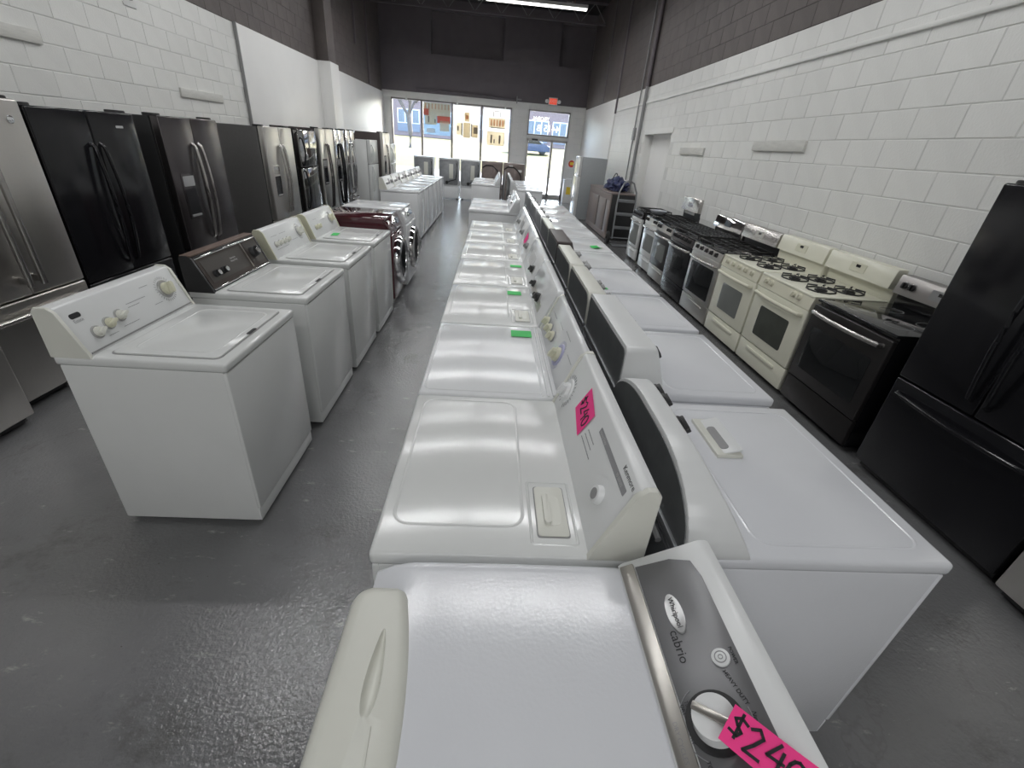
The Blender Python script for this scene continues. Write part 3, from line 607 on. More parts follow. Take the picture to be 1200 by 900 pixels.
def laundry(name, label, cat, x0, x1, y0, y1, face, deck=DECK, con=None, lid='plain', m=WHITE, mtop=None, group=None, door=True, topb=0.012, notch=True, crown=0.0, rearp=GALV):
    """a top-control washer or dryer standing in the rectangle x0..x1, y0..y1; returns thing, console face frame, face size"""
    W, D = y1-y0, x1-x0
    t = thing(name, label, cat, ((x0+x1)/2, (y0+y1)/2, 0), face, group); f, b = -D/2, D/2; mtop = mtop or m
    bm = new(); box(bm, -W/2+0.004, W/2-0.004, f+0.014, b-0.012, 0.022, deck-0.038, b=0.008); mk('body', bm, m, t)
    bm = new(); box(bm, -W/2+0.005, W/2-0.005, f, f+0.018, 0.10, deck-0.043, b=0.006); fp = mk('front_panel', bm, m, t)
    bm = new(); box(bm, -W/2+0.006, W/2-0.006, f+0.008, f+0.02, 0.024, 0.096, b=0.003); mk('kick_panel', bm, m, t)
    bm = new(); box(bm, -W/2, W/2, f-0.004, b-0.002, deck-0.040, deck, b=topb, seg=3)
    if crown:
        for v in bm.verts:
            if v.co.z > deck-0.02: v.co.z += crown*max(0.0, 1-(v.co.x/(W/2))**2)**0.5
    mk('top', bm, mtop, t)
    bm = new(); box(bm, -W/2+0.03, W/2-0.03, b-0.014, b-0.004, 0.06, deck-0.05, b=0.002); rp = mk('rear_panel', bm, rearp, t)
    for sx in (-1, 1):
        for sy in (f+0.06, b-0.06):
            bm = new(); cyl(bm, 0.018, 0.0, 0.024, T(sx*(W/2-0.06), sy), 10); mk('foot', bm, RUBBER, t)
    c = dict(ch=0.195, cb=0.14, ct=0.075, rx=0, rz=0, m=PLAST, cap=None); c.update(con or {}); fx = c.pop('face', None)
    F, fw, fl = console(t, W, b, deck-0.004, **c)
    yc = b-c['cb']                                         # where the console starts on the top
    if lid == 'washer':
        lw, ll = W-0.10, (yc-f)-0.085; cy = (f+0.045+yc-0.04)/2
        bm = new(); slab(bm, 0, cy, lw+0.012, ll+0.012, 0.030, deck-0.002, deck+0.0012); ld = mk('lid_seam', bm, GREY_P, t)  # grey strip painted in for the shaded gap around the lid
        bm = new(); slab(bm, 0, cy, lw, ll, 0.026, deck-0.001, deck+0.0065, b=0.004); ld = mk('lid', bm, m, t)
        bm = new(); ring(bm, 0, cy-0.01, lw-0.07, ll-0.08, 0.05, 0.012, deck+0.006, deck+0.0078); mk('embossed_ridge', bm, m, ld)
        if notch: bm = new(); slab(bm, 0, cy-ll/2+0.006, 0.075, 0.016, 0.007, deck+0.005, deck+0.0076); mk('finger_notch', bm, BLACKP, ld)
    elif lid in ('plain', 'lint'):
        cy = (f+yc)/2; bm = new(); ring(bm, 0 if lid == 'plain' else -0.03, cy-(0 if lid == 'plain' else 0.06), W-0.09-(0 if lid == 'plain' else 0.03), (yc-f)-0.07-(0 if lid == 'plain' else 0.1), 0.05, 0.012, deck-0.001, deck+0.0022); mk('embossed_ridge', bm, mtop, t)
        if lid == 'lint':
            lx, ly = W/2-0.155, yc-0.075
            bm = new(); ring(bm, lx, ly, 0.235, 0.125, 0.012, 0.010, deck-0.001, deck+0.003); mk('lint_frame', bm, mtop, t)
            bm = new(); slab(bm, lx, ly, 0.185, 0.085, 0.008, deck-0.001, deck+0.0015); mk('lint_seam', bm, GREY_P, t)
            bm = new(); slab(bm, lx, ly, 0.178, 0.079, 0.008, deck, deck+0.005, b=0.002); lf = mk('lint_door', bm, OFFW, t)
            bm = new(); slab(bm, lx, ly+0.004, 0.11, 0.042, 0.019, deck+0.004, deck+0.0058); mk('pull_recess', bm, OFFW, lf)
            bm = new(); slab(bm, lx, ly-0.012, 0.11, 0.018, 0.008, deck+0.005, deck+0.015, b=0.004); mk('pull', bm, OFFW, lf)
    elif lid == 'shelf':                                  # top swept up towards the console
        cy = (f+yc)/2; bm = new(); ring(bm, 0, cy-0.02, W-0.05, (yc-f)-0.06, 0.03, 0.010, deck-0.001, deck+0.002); mk('embossed_ridge', bm, mtop, t)
        for k, dy in enumerate((0.0, 0.022, 0.044)):
            bm = new(); box(bm, -W/2+0.012, W/2-0.012, yc-0.06+dy, yc-0.05+dy, deck-0.002, deck+0.003+0.003*k, b=0.003); mk('rib', bm, mtop, t)
    if door:
        M = FM((0, f+0.001, 0), (1, 0, 0), (0, 0, 1))
        bm = new(); slab(bm, 0, 0.50, 0.50, 0.46, 0.05, 0, 0.012, M, b=0.006); dd = mk('door', bm, m, t)
        bm = new(); slab(bm, 0.20, 0.62, 0.05, 0.12, 0.02, 0.011, 0.014, M); mk('door_pull', bm, GREY_P, dd)
    return t, F, fw, fl
def stroke_240(bm, M, s=1.0, w=0.0045, z=0.0012):
    """handwritten $240, about 0.1 wide"""
    dollar = [[(0.014, 0.036), (0.004, 0.040), (-0.004, 0.034), (0.002, 0.027), (0.010, 0.021), (0.006, 0.013), (-0.006, 0.015)], [(0.004, 0.046), (0.004, 0.008)]]
    two = [[(0.0, 0.036), (0.010, 0.043), (0.018, 0.034), (0.010, 0.018), (0.0, 0.003), (0.022, 0.004)]]
    four = [[(0.012, 0.044), (0.0, 0.020), (0.022, 0.022)], [(0.018, 0.036), (0.016, 0.0)]]
    zero = [[(0.012+0.011*math.cos(a), 0.02+0.02*math.sin(a)) for a in [i*math.pi/6 for i in range(13)]]]
    for g, dx in ((dollar, -0.048), (two, -0.028), (four, 0.0), (zero, 0.026)):
        ribbon(bm, [[((x+dx)*s, (y-0.022)*s) for x, y in L_] for L_ in g], w*s, M, z)
def price_tag(label, M, w, h, m, write=0.0, name='price_tag', group=None, curl=0.0, ang=0):
    """a paper tag lying on a face whose world frame is M"""
    loc = M.translation.copy(); t = thing(name, label, 'tag', loc, 0.0, group); K = Matrix.Translation(-loc) @ M @ RZ(ang)
    bm = new(); q = new(); n = 6; vs = []
    for i in range(n+1):
        u = -w/2+w*i/n; z = 0.0012+curl*(u/(w/2))**2
        vs.append([q.verts.new((u, -h/2, z)), q.verts.new((u, h/2, z)), q.verts.new((u, h/2, z+0.0006)), q.verts.new((u, -h/2, z+0.0006))])
    for a, b in zip(vs, vs[1:]):
        for k in range(4): q.faces.new((a[k], a[(k+1) % 4], b[(k+1) % 4], b[k]))
    q.faces.new(vs[0][::-1]); q.faces.new(vs[-1]); bmesh.ops.recalc_face_normals(q, faces=q.faces[:]); put(bm, q, K); mk('paper', bm, m, t)
    if write:
        bm = new(); stroke_240(bm, K @ T(0, 0, 0.0016+curl*0.4), write); mk('handwriting', bm, INK, t)
    return t
def wframe(t, F):                                          # a local frame of a thing as a world frame
    return Matrix.Translation(t.location) @ Matrix.Rotation(t.rotation_euler[2], 4, 'Z') @ F
def topframe(t, u, v, z): return wframe(t, T(u, v, z))

# ------------------------------------------------------------------ left aisle row: four top loaders, two front loaders
XF = -1.03
def left_washer(label, y0, y1, con, x1=XF, x0=-1.675, m=WHITE, **k): return laundry('washer', label, 'washing machine', x0, x1, y0, y1, FACE_R, con=con, lid='washer', m=m, door=False, group='white top loaders along the left aisle', **k)
t, F, fw, fl = left_washer('white top loading washer with four chrome-ringed knobs, nearest on the left', 1.615, 2.295, dict(ch=0.195, cb=0.145, ct=0.065, m=PLAST, cap=OFFW))
SKG = mat('dial_skirt', (0.40, 0.40, 0.39), 0.3, metal=0.3, noise=0.05)
for u, v in ((-0.235, -0.030), (-0.165, -0.018), (-0.095, -0.008)): knob(t, F, u, v, 0.021, 0.034, OFFW if u != -0.165 else AGED, (0.027, SKG), ang=20)
knob(t, F, 0.225, 0.015, 0.030, 0.045, AGED, (0.044, SKG), ang=75); ticks(t, F, 0.225, 0.015, 0.050, 0.060, 28, 0, 350)
bm = new(); slab(bm, -0.268, 0.055, 0.050, 0.020, 0.009, 0.0006, 0.0014, F @ T(0, 0)); mk('emblem', bm, INK, t)
lettering('Estate', 0.018, F @ T(-0.268, 0.034), INKG, t)
printlines(t, F, [(-0.03, 0.02, 0.12), (-0.03, 0.005, 0.07), (-0.11, -0.055, 0.09), (0.09, 0.06, 0.05), (-0.20, -0.062, 0.05), (0.11, -0.03, 0.05)])
bm = new(); box(bm, -fw/2+0.01, fw/2-0.01, -fl/2+0.012, -fl/2+0.018, 0, 0.003, M=F); mk('console_groove', bm, GREY_P, t)
M1 = t
t, F, fw, fl = left_washer('white top loading washer with a dark brown woodgrain control console', 2.478, 3.185, dict(ch=0.195, cb=0.145, ct=0.055, m=BLACKP, cap=BLACKP), m=WHITE)
b_ = (-1.03+1.675)/2
bm = new(); box(bm, -fw/2-0.008, fw/2+0.008, b_-0.062, b_-0.004, DECK+0.188, DECK+0.197, b=0.003); mk('woodgrain_top', bm, WALNUT, t)
bm = new(); slab(bm, 0.0, 0.0, fw-0.02, fl-0.03, 0.004, -0.001, 0.003, F); mk('brown_panel', bm, CONBR, t)
bm = new(); slab(bm, -0.095, 0.005, 0.42, fl-0.085, 0.004, 0.002, 0.005, F); mk('inset_panel', bm, mat('taupe_panel', (0.062, 0.055, 0.05), 0.4, noise=0.08), t)
bm = new(); slab(bm, 0.245, 0.005, 0.16, fl-0.085, 0.004, 0.002, 0.005, F); mk('dial_panel', bm, mat('dial_panel_brown', (0.05, 0.042, 0.038), 0.35, noise=0.1), t)
for v in (0.088, -0.093):
    bm = new(); box(bm, -fw/2+0.006, fw/2-0.006, v-0.005, v+0.005, 0.0, 0.009, b=0.002, M=F); mk('chrome_strip', bm, CHROME, t)
bm = new(); box(bm, 0.140, 0.148, -0.075, 0.08, 0.003, 0.008, M=F); mk('divider', bm, CON_T, t)
for u in (-0.245, -0.165):
    k = knob(t, F, u, -0.02, 0.021, 0.036, BLACKP, ang=90); bm = new(); cyl(bm, 0.014, 0.034, 0.039, F @ T(u, -0.02), 16); mk('chrome_cap', bm, CHROME, k)
k = knob(t, F, 0.225, 0.005, 0.036, 0.05, BLACKP, ang=60); bm = new(); cyl(bm, 0.018, 0.048, 0.054, F @ T(0.225, 0.005), 16); mk('chrome_cap', bm, CHROME, k)
ticks(t, F, 0.225, 0.005, 0.045, 0.056, 24, 0, 350, INKW)
lettering('Kenmore\nHeavy Duty', 0.016, F @ T(-0.01, 0.015, 0.005), INKW, t)
M2w = t
t, F, fw, fl = left_washer('white top loading washer with a row of four small knobs and one dial', 3.295, 3.975, dict(ch=0.195, cb=0.14, ct=0.06, m=PLAST, cap=AGED))
for u in (-0.235, -0.165, -0.095, -0.025): knob(t, F, u, -0.012, 0.018, 0.030, OFFW, (0.022, SKG), ang=70)
knob(t, F, 0.215, 0.01, 0.032, 0.045, OFFW, (0.045, SKG), ang=60); ticks(t, F, 0.215, 0.01, 0.050, 0.060, 26, 0, 350)
printlines(t, F, [(-0.25, 0.045, 0.1), (-0.11, 0.045, 0.11), (0.04, -0.03, 0.1), (-0.25, -0.05, 0.2)])
t, F, fw, fl = left_washer('white top loading washer with two knobs and a green tag on its lid', 4.085, 4.765, dict(ch=0.195, cb=0.14, ct=0.06, m=PLAST, cap=AGED))
for u in (-0.215, -0.145): knob(t, F, u, -0.02, 0.020, 0.032, AGED, (0.024, SKG), ang=70)
knob(t, F, 0.20, 0.005, 0.034, 0.045, AGED, (0.05, SKG), ang=60); ticks(t, F, 0.2, 0.005, 0.054, 0.062, 26, 0, 350)
printlines(t, F, [(-0.06, 0.02, 0.12), (-0.2, 0.045, 0.14)])
price_tag('green paper tag on the lid of the fourth left washer', topframe(t, -0.12, 0.08, DECK+0.0085), 0.13, 0.06, GREEN, ang=5, group='green paper tags')
def front_loader(label, x0, x1, y0, y1, face, H, body, ringm, panel, group=None):
    W, D = y1-y0, x1-x0; t = thing('front_loader', label, 'washing machine', ((x0+x1)/2, (y0+y1)/2, 0), face, group); f, b = -D/2, D/2
    bm = new(); P = [(f+0.03, 0.03), (b, 0.03), (b, H), (f+0.11, H), (f+0.035, H-0.15)]
    prism(bm, P, -W/2, W/2, Matrix(((0, 0, 1, 0), (1, 0, 0, 0), (0, 1, 0, 0), (0, 0, 0, 1))), b=0.004); mk('body', bm, body, t)
    bm = new(); box(bm, -W/2+0.004, W/2-0.004, f+0.08, b-0.004, H-0.012, H+0.008, b=0.006); mk('top', bm, body, t)
    F = FM((0, f+0.068, H-0.078), (1, 0, 0), (0, 0.075, 0.15))
    bm = new(); slab(bm, 0, 0, W-0.02, 0.155, 0.02, 0, 0.012, F, b=0.006); pn = mk('control_panel', bm, panel, t)
    knob(t, F @ T(0, 0, 0.012), -0.05, 0, 0.034, 0.03, CHROME, ang=30)
    bm = new(); slab(bm, 0.19, 0.0, 0.14, 0.06, 0.008, 0.011, 0.014, F); mk('display', bm, BLACK, t)
    bm = new(); slab(bm, -0.235, 0, 0.16, 0.10, 0.012, 0.011, 0.016, F, b=0.003); mk('detergent_drawer', bm, panel, t)
    bm = new(); box(bm, -W/2+0.01, W/2-0.01, f+0.012, f+0.04, 0.06, H-0.165, b=0.014, seg=3); mk('front_panel', bm, body, t)
    G = FM((0, f+0.012, 0.45), (1, 0, 0), (0, 0, 1))
    bm = new(); lathe(bm, [(0.265, 0.0), (0.268, 0.03), (0.255, 0.055), (0.22, 0.065), (0.195, 0.05), (0.19, 0.02)], G, 36); dr = mk('door_ring', bm, ringm, t)
    bm = new(); lathe(bm, [(0.195, 0.03), (0.18, 0.045), (0.14, 0.02), (0.08, 0.0), (0.001, -0.004)], G, 32); mk('door_glass', bm, GLASS_B, dr)
    bm = new(); tube(bm, arc((0.235, f-0.045, 0.36), (0.235, f-0.045, 0.54), (0.012, -0.02, 0), 6), 0.014, 8); mk('door_handle', bm, CHROME, dr)
    for sx in (-1, 1):
        for sy in (f+0.09, b-0.07):
            bm = new(); cyl(bm, 0.02, 0, 0.035, T(sx*(W/2-0.07), sy), 10); mk('foot', bm, RUBBER, t)
    return t
front_loader('dark maroon glossy front loading washer with chrome door ring', -1.80, -1.05, 4.98, 5.66, FACE_R, 0.93, MAROON, CHROME, MAROON)
front_loader('white front loading washer next to the maroon one', -1.80, -1.02, 5.72, 6.40, FACE_R, 0.93, WHITE3, MIRROR, WHITE3)
# far left group of white top loaders
ys = [8.62, 9.34, 10.06, 10.78, 11.50, 12.22]
who = ['nearest of the far left group, its plain side facing the aisle', 'second of the far left group of white washers', 'third of the far left group of white washers', 'fourth of the far left group of white washers', 'fifth of the far left group of white washers', 'last of the far left group, nearest the window']
for i, y in enumerate(ys):
    t, F, fw, fl = laundry('washer', 'white sunlit top loader, '+who[i], 'washing machine', -2.02, -1.33, y, y+0.69, FACE_R, con=dict(ch=0.19, cb=0.14, ct=0.06, m=PLAST, cap=OFFW), lid='washer', m=WHITE3, door=False, group='far left white washers')
    for u in (-0.22, -0.14, -0.06): knob(t, F, u, -0.01, 0.02, 0.032, GREY_P, ang=50)
    knob(t, F, 0.2, 0.0, 0.034, 0.045, GREY_P, ang=40)
    bm = new(); slab(bm, 0.06, 0.02, 0.1, 0.08, 0.006, 0.0004, 0.002, F); mk('graphic_panel', bm, INKG, t)

# machines standing with their backs to the room at the window
bx_ = [(-2.60, -1.97), (-1.80, -1.15), (-1.10, -0.46), (-0.42, 0.27), (0.29, 0.97)]
bl = ['white dryer turned around, grey back showing, leftmost under the window', 'white dryer turned around with a hose across its back, second from left under the window', 'white dryer turned around with ribbed back, middle of five under the window',
      'brownish backed dryer with an arched hose, fourth from left under the window', 'brownish backed dryer with white stickers, rightmost of five under the window']
for i, ((a, b), l) in enumerate(zip(bx_, bl)):
    W = b-a; H = 1.21; t = thing('dryer', l, 'dryer', ((a+b)/2, 16.35, 0), R(180), group='turned around machines under the window'); br = i > 2
    bm = new(); box(bm, -W/2, W/2, -0.33, 0.33, 0.38, H, b=0.012); mk('body', bm, WHITE3 if not br else GALVB, t)
    bm = new(); box(bm, -W/2, W/2, -0.33, 0.33, 0.03, 0.375, b=0.012); mk('pedestal', bm, WHITE3 if not br else GALVB, t)
    for sx in (-1, 1):
        for sy in (-0.26, 0.26):
            bm = new(); cyl(bm, 0.02, 0, 0.035, T(sx*(W/2-0.06), sy), 8); mk('foot', bm, RUBBER, t)
    G = FM((0, 0.331, 0), (-1, 0, 0), (0, 0, 1))
    bm = new(); slab(bm, 0, 0.80, W-0.05, 0.74, 0.06, 0, 0.006, G, b=0.003); rp = mk('rear_panel', bm, GALVB if br else GALV, t)
    bm = new(); ring(bm, 0, 0.83, W-0.12, 0.60, 0.06, 0.014, 0.005, 0.011, G); mk('pressed_edge', bm, GALVB if br else GALV, rp)
    bm = new(); box(bm, -0.05+0.06, 0.05+0.09, 0.62, 1.05, 0.006, 0.016, b=0.004, M=G); mk('cover_plate', bm, OFFW if not br else GALVB, rp)
    bm = new()
    if br: tube(bm, [G @ Vector(p) for p in ((-W/2+0.03, 1.02, 0.02), (-0.2, 1.1, 0.03), (0.0, 1.1, 0.03), (0.16, 0.98, 0.03), (0.24, 0.85, 0.03), (0.26, 0.5, 0.03))], 0.016, 8)
    else: tube(bm, [G @ Vector(p) for p in ((0.25, 1.08, 0.02), (0.26, 0.8, 0.02), (0.22, 0.60, 0.03), (0.05, 0.55, 0.03), (-0.05, 0.50, 0.03))], 0.012, 8)
    mk('hose', bm, RUBBER, t)
    if not br: bm = new(); cyl(bm, 0.05, 0, 0.03, G @ T(-0.06, 0.50), 18); mk('drain_outlet', bm, BLACKP, t)
    if i == 4:
        for u, v in ((-0.1, 1.12), (0.2, 1.0)): bm = new(); slab(bm, u, v, 0.12, 0.07, 0.004, 0.006, 0.0075, G); mk('sticker', bm, WHMET, t)
# ================================================================== centre rows
# ---- nearest dryer: graphite console, crowned top, big front grip
x0, x1, y0, y1, dk = -0.232, 0.52, -0.035, 0.685, 0.898
W, D = y1-y0, x1-x0
t = thing('dryer', 'white dryer with graphite control console and round white dial, closest to the camera', 'dryer', ((x0+x1)/2, (y0+y1)/2, 0), FACE_L); D1 = t
f, b = -D/2, D/2
bm = new(); box(bm, -W/2+0.004, W/2-0.004, f+0.03, b-0.012, 0.022, dk-0.05, b=0.012); mk('body', bm, WHITE2, t)
bm = new(); q = new(); n = 14; rows = []                                   # crowned lid: gently arched along its depth
L0, L1 = f+0.02, b-0.175
for i in range(n+1):
    y = L0+(L1-L0)*i/n; s_ = i/n; z = dk-0.030*max(0, 1-s_/0.16)**2+0.004*math.sin(math.pi*s_)
    rows.append([q.verts.new((x, y, z-dz)) for x, dz in ((-W/2, 0.05), (-W/2, 0.012), (-W/2+0.006, 0.004), (-W/2+0.016, 0.0006), (-W/2+0.03, 0.0), (W/2-0.03, 0.0), (W/2-0.016, 0.0006), (W/2-0.006, 0.004), (W/2, 0.012), (W/2, 0.05))])
for a, c in zip(rows, rows[1:]):
    for k in range(9): q.faces.new((a[k], a[k+1], c[k+1], c[k]))
q.faces.new(rows[0]); q.faces.new(rows[-1][::-1])
bmesh.ops.recalc_face_normals(q, faces=q.faces[:]); put(bm, q); mk('top', bm, WHITE2, t)
q = new(); bm = new()                                                       # front grip: a bulging rounded strip with a pocket sunk into it
gt = dk+0.017; PO = []
for i in range(9): PO.append((-0.290+0.045*(1-math.cos(R(11.25*i))), f-0.010+0.045*(1-math.sin(R(11.25*i)))))
PO = [(x, y) for x, y in PO]
for i in range(7): PO.append((0.29+0.03*math.sin(R(15*i)), f-0.010+0.03*(1-math.cos(R(15*i)))))
inner = [(u, -0.237-0.45*u*u) for u in [0.32-0.04*k for k in range(15)] if u > -0.27]
PO += inner[:-1] + [(-0.262, -0.268), (-0.280, -0.278), (-0.289, -0.296)]
cxm, cym = 0.015, f+0.062
def off(P, d):
    out = []; n = len(P)
    for i in range(n):
        e = Vector((P[(i+1) % n][0]-P[i-1][0], P[(i+1) % n][1]-P[i-1][1])).normalized(); out.append((P[i][0]-e.y*d, P[i][1]+e.x*d))
    return out
def loop(P, z): return [q.verts.new((x, y, z)) for x, y in P]
LPS = [loop(PO, dk-0.10), loop(PO, gt-0.034), loop(off(PO, 0.003), gt-0.020), loop(off(PO, 0.009), gt-0.009), loop(off(PO, 0.018), gt-0.003), loop(off(PO, 0.029), gt)]
def skin(A_, B_):
    n = len(A_)
    for i in range(n): q.faces.new((A_[i], A_[(i+1) % n], B_[(i+1) % n], B_[i]))
for A_, B_ in zip(LPS, LPS[1:]): skin(A_, B_)
PK = [(-0.115+0.075*math.cos(R(a)), f+0.073+(0.013+0.005*math.cos(R(a)))*math.sin(R(a))) for a in range(0, 360, 15)]
K0 = loop(PK, gt); K1 = loop([(-0.115+(x+0.115)*0.86, f+0.073+(y-f-0.073)*0.72) for x, y in PK], gt-0.009); K2 = loop([(-0.115+(x+0.115)*0.6, f+0.073+(y-f-0.073)*0.35) for x, y in PK], gt-0.014)
skin(K0, K1); skin(K1, K2); q.faces.new(K2); q.faces.new(LPS[0][::-1])
eds = [e for e in q.edges if (e.verts[0] in LPS[-1] and e.verts[1] in LPS[-1]) or (e.verts[0] in K0 and e.verts[1] in K0)]
bmesh.ops.triangle_fill(q, use_beauty=True, use_dissolve=False, edges=eds)
bmesh.ops.recalc_face_normals(q, faces=q.faces[:]); put(bm, q); gp = mk('front_grip', bm, OFFW, t, ang=50)
bm = new(); ribbon(bm, [[(-0.03, f+0.085), (0.10, f+0.092), (0.26, f+0.086)]], 0.004, T(0, 0, gt), 0.0025); mk('grip_crease', bm, OFFW, gp)
bm = new(); box(bm, -W/2+0.006, W/2-0.006, f+0.012, f+0.032, 0.10, dk-0.09, b=0.006); mk('front_panel', bm, WHITE2, t)
M = FM((0, f+0.012, 0), (1, 0, 0), (0, 0, 1))
bm = new(); slab(bm, 0, 0.48, 0.52, 0.46, 0.05, 0, 0.014, M, b=0.006); mk('door', bm, WHITE2, t)
for sx in (-1, 1):
    for sy in (f+0.09, b-0.06): bm = new(); cyl(bm, 0.018, 0, 0.024, T(sx*(W/2-0.06), sy), 10); mk('foot', bm, RUBBER, t)
F, fw, fl = console(t, W, b, dk+0.002, 0.088, 0.198, 0.030, m=PLAST, back=BACKP, backband=False)
Fp = []
bm = new()                                                                   # graphite face with a rounded far/near edge
P = [(-0.335, -0.055), (0.335, -0.055), (0.330, 0.02), (0.312, 0.060), (0.27, 0.068), (-0.27, 0.068), (-0.312, 0.060), (-0.330, 0.02)]
prism(bm, P, -0.002, 0.004, F, b=0.0015); mk('graphite_face', bm, CON_G, t)
bm = new(); box(bm, -0.345, 0.345, -0.088, -0.057, -0.002, 0.006, b=0.003, M=F); mk('silver_trim', bm, CON_T, t)
A = F @ T(0, 0, 0.004)
bm = new(); prism(bm, [(-0.210+0.040*math.cos(a), -0.009+0.0155*math.sin(a)) for a in [i*math.pi/14 for i in range(28)]], 0, 0.005, A, b=0.0012); em = mk('oval_badge', bm, mat('badge_silver', (0.62, 0.62, 0.62), 0.38, metal=0.6, noise=0.04), t)
lettering('Whirlpool', 0.0150, A @ T(-0.210, -0.009, 0.005), INK, em)
lettering('cabrio', 0.024, A @ T(-0.150, -0.024), INK, t)
bm = new(); cyl(bm, 0.0155, 0, 0.004, A @ T(-0.114, 0.037), 24, b=0.0015); pb = mk('power_button', bm, PLAST, t)
bm = new(); lathe(bm, [(0.0102, 0.0042), (0.0102, 0.0048), (0.0086, 0.0048), (0.0086, 0.0042)], A @ T(-0.114, 0.037), 24)
lathe(bm, [(0.0042, 0.0042), (0.0042, 0.0048), (0.0030, 0.0048), (0.0030, 0.0042)], A @ T(-0.114, 0.037), 20); mk('power_symbol', bm, INKG, pb)
lettering('POWER', 0.0085, A @ T(-0.113, 0.058), INK, t)
DM = A @ T(-0.026, -0.010)
bm = new(); cyl(bm, 0.046, 0, 0.0022, DM, 36); dsk = mk('dial_ring', bm, BLACKP, t)
bm = new(); cyl(bm, 0.0355, 0.002, 0.022, DM, 64, r2=0.033, b=0.003); dl = mk('dial', bm, PLAST, t)
bm = new(); box(bm, -0.034, 0.034, -0.0065, 0.0065, 0.020, 0.027, b=0.0025, M=DM @ RZ(50)); mk('grip_bar', bm, CON_T, dl)
bm = new(); ribbon(bm, [[(-0.026+0.056*math.cos(R(a)), -0.010+0.056*math.sin(R(a))) for a in range(100, 20, -8)], [(-0.026+0.056*math.cos(R(a)), -0.010+0.056*math.sin(R(a))) for a in range(205, 330, 8)]], 0.0012, A, 0.0012); mk('dial_arc', bm, INKG, t)
lettering('HEAVY DUTY', 0.0095, A @ T(-0.066, 0.040) @ RZ(14), INK, t); lettering('NORMAL', 0.0095, A @ T(-0.010, 0.044) @ RZ(-20), INK, t)
lettering('TIMED\nDRY', 0.0085, A @ T(-0.052, -0.049), INK, t); lettering('QUICK\nDRY', 0.0085, A @ T(-0.012, -0.049), INK, t); lettering('TOUCH\nUP', 0.0085, A @ T(0.034, -0.046), INK, t)
lettering('DRY CYCLES', 0.010, F @ T(-0.01, -0.073, 0.006), INKG, t)
price_tag('pink paper tag with handwritten price leaning on the dial of the closest dryer', wframe(t, F @ T(0.032, 0.042, 0.024) @ RZ(40) @ Matrix.Rotation(R(12), 4, 'Y')), 0.115, 0.056, PINK, 0.95, curl=0.002, ang=0, group='pink price tags')

# ---- the left file of dryers
def dryerL(label, y0, y1, con, lid='lint', x0=-0.242, x1=0.405, m=WHITE, deck=DECK, **k):
    return laundry('dryer', label, 'dryer', x0, x1, y0, y1, FACE_L, deck=deck, con=con, lid=lid, m=m, group='white dryers in the left centre file', **k)
t, F, fw, fl = dryerL('white dryer with a pink price tag and a slanted white console, second from the camera', 0.722, 1.470, dict(ch=0.215, cb=0.133, ct=0.045, m=PLAST, cap=OFFW)); D2 = t
knob(t, F, -0.300, -0.020, 0.030, 0.035, PLAST, (0.046, PLAST), ang=70); ticks(t, F, -0.300, -0.020, 0.050, 0.062, 22, -60, 250)
bm = new(); slab(bm, 0.192, 0.064, 0.262, 0.018, 0.002, 0.0004, 0.0016, F); st = mk('grey_stripe', bm, INKG, t)
lettering('Heavy Duty', 0.013, F @ T(0.10, 0.064, 0.0012), INKW, t); lettering('70 SERIES', 0.012, F @ T(0.275, 0.064, 0.0012), INKW, t)
lettering('Kenmore', 0.022, F @ T(0.300, 0.094), INK, t)
bm = new(); cyl(bm, 0.026, 0.0, 0.016, F @ T(0.246, -0.018), 24, r2=0.023, b=0.003); bt = mk('start_button', bm, PLAST, t)
bm = new(); cyl(bm, 0.015, 0.0155, 0.018, F @ T(0.246, -0.018), 20); mk('button_cap', bm, GREY_P, bt)
printlines(t, F, [(0.0, 0.018, 0.075), (-0.005, 0.0, 0.085), (-0.015, -0.018, 0.115)], INKG, 0.005)
price_tag('square pink paper tag with handwritten price on the second dryer console', wframe(t, F @ T(-0.088, 0.028, 0.001)), 0.128, 0.100, PINK, 1.05, ang=-13, group='pink price tags')
t, F, fw, fl = dryerL('glossy white dryer with three beige knobs and a blue-ringed dial', 1.482, 2.236, dict(ch=0.195, cb=0.115, ct=0.03, m=WHITE3, cap=OFFW), lid='shelf', m=WHITE3)
for u in (-0.30, -0.20, -0.10): knob(t, F, u, -0.030, 0.026, 0.034, AGED, (0.028, GREY_P), ang=60)
knob(t, F, 0.11, -0.030, 0.034, 0.042, AGED, (0.052, BLUEL), ang=55); ticks(t, F, 0.11, -0.030, 0.056, 0.066, 26, 0, 350, BLUEL)
printlines(t, F, [(-0.32, 0.03, 0.12), (-0.12, 0.045, 0.1), (0.03, 0.06, 0.12), (0.2, 0.02, 0.1)])
price_tag('green paper tag on the glossy dryer with beige knobs', topframe(t, -0.27, 0.10, DECK+0.0025), 0.085, 0.105, GREEN, ang=0, group='green paper tags')
t, F, fw, fl = dryerL('white dryer with two black knobs on a shiny console, fourth in the left file', 2.248, 2.988, dict(ch=0.205, cb=0.13, ct=0.04, rx=0.03, rz=0.03, m=WHITE3, cap=None))
for u, r in ((0.06, 0.030), (0.015, 0.018), (-0.24, 0.024)): knob(t, F, u, -0.035, r, 0.04, BLACKP, (r*1.25, SKG), ang=40)
bm = new(); slab(bm, -0.05, -0.06, 0.5, 0.05, 0.01, 0.0004, 0.002, F); mk('chrome_band', bm, CON_T, t)
price_tag('green paper tag on the fourth dryer of the left file', topframe(t, -0.22, 0.09, DECK+0.0025), 0.08, 0.09, GREEN, group='green paper tags')
t, F, fw, fl = dryerL('white dryer with one dark knob, fifth in the left file', 3.000, 3.755, dict(ch=0.20, cb=0.13, ct=0.04, rx=0.03, rz=0.03, m=WHITE3, cap=None))
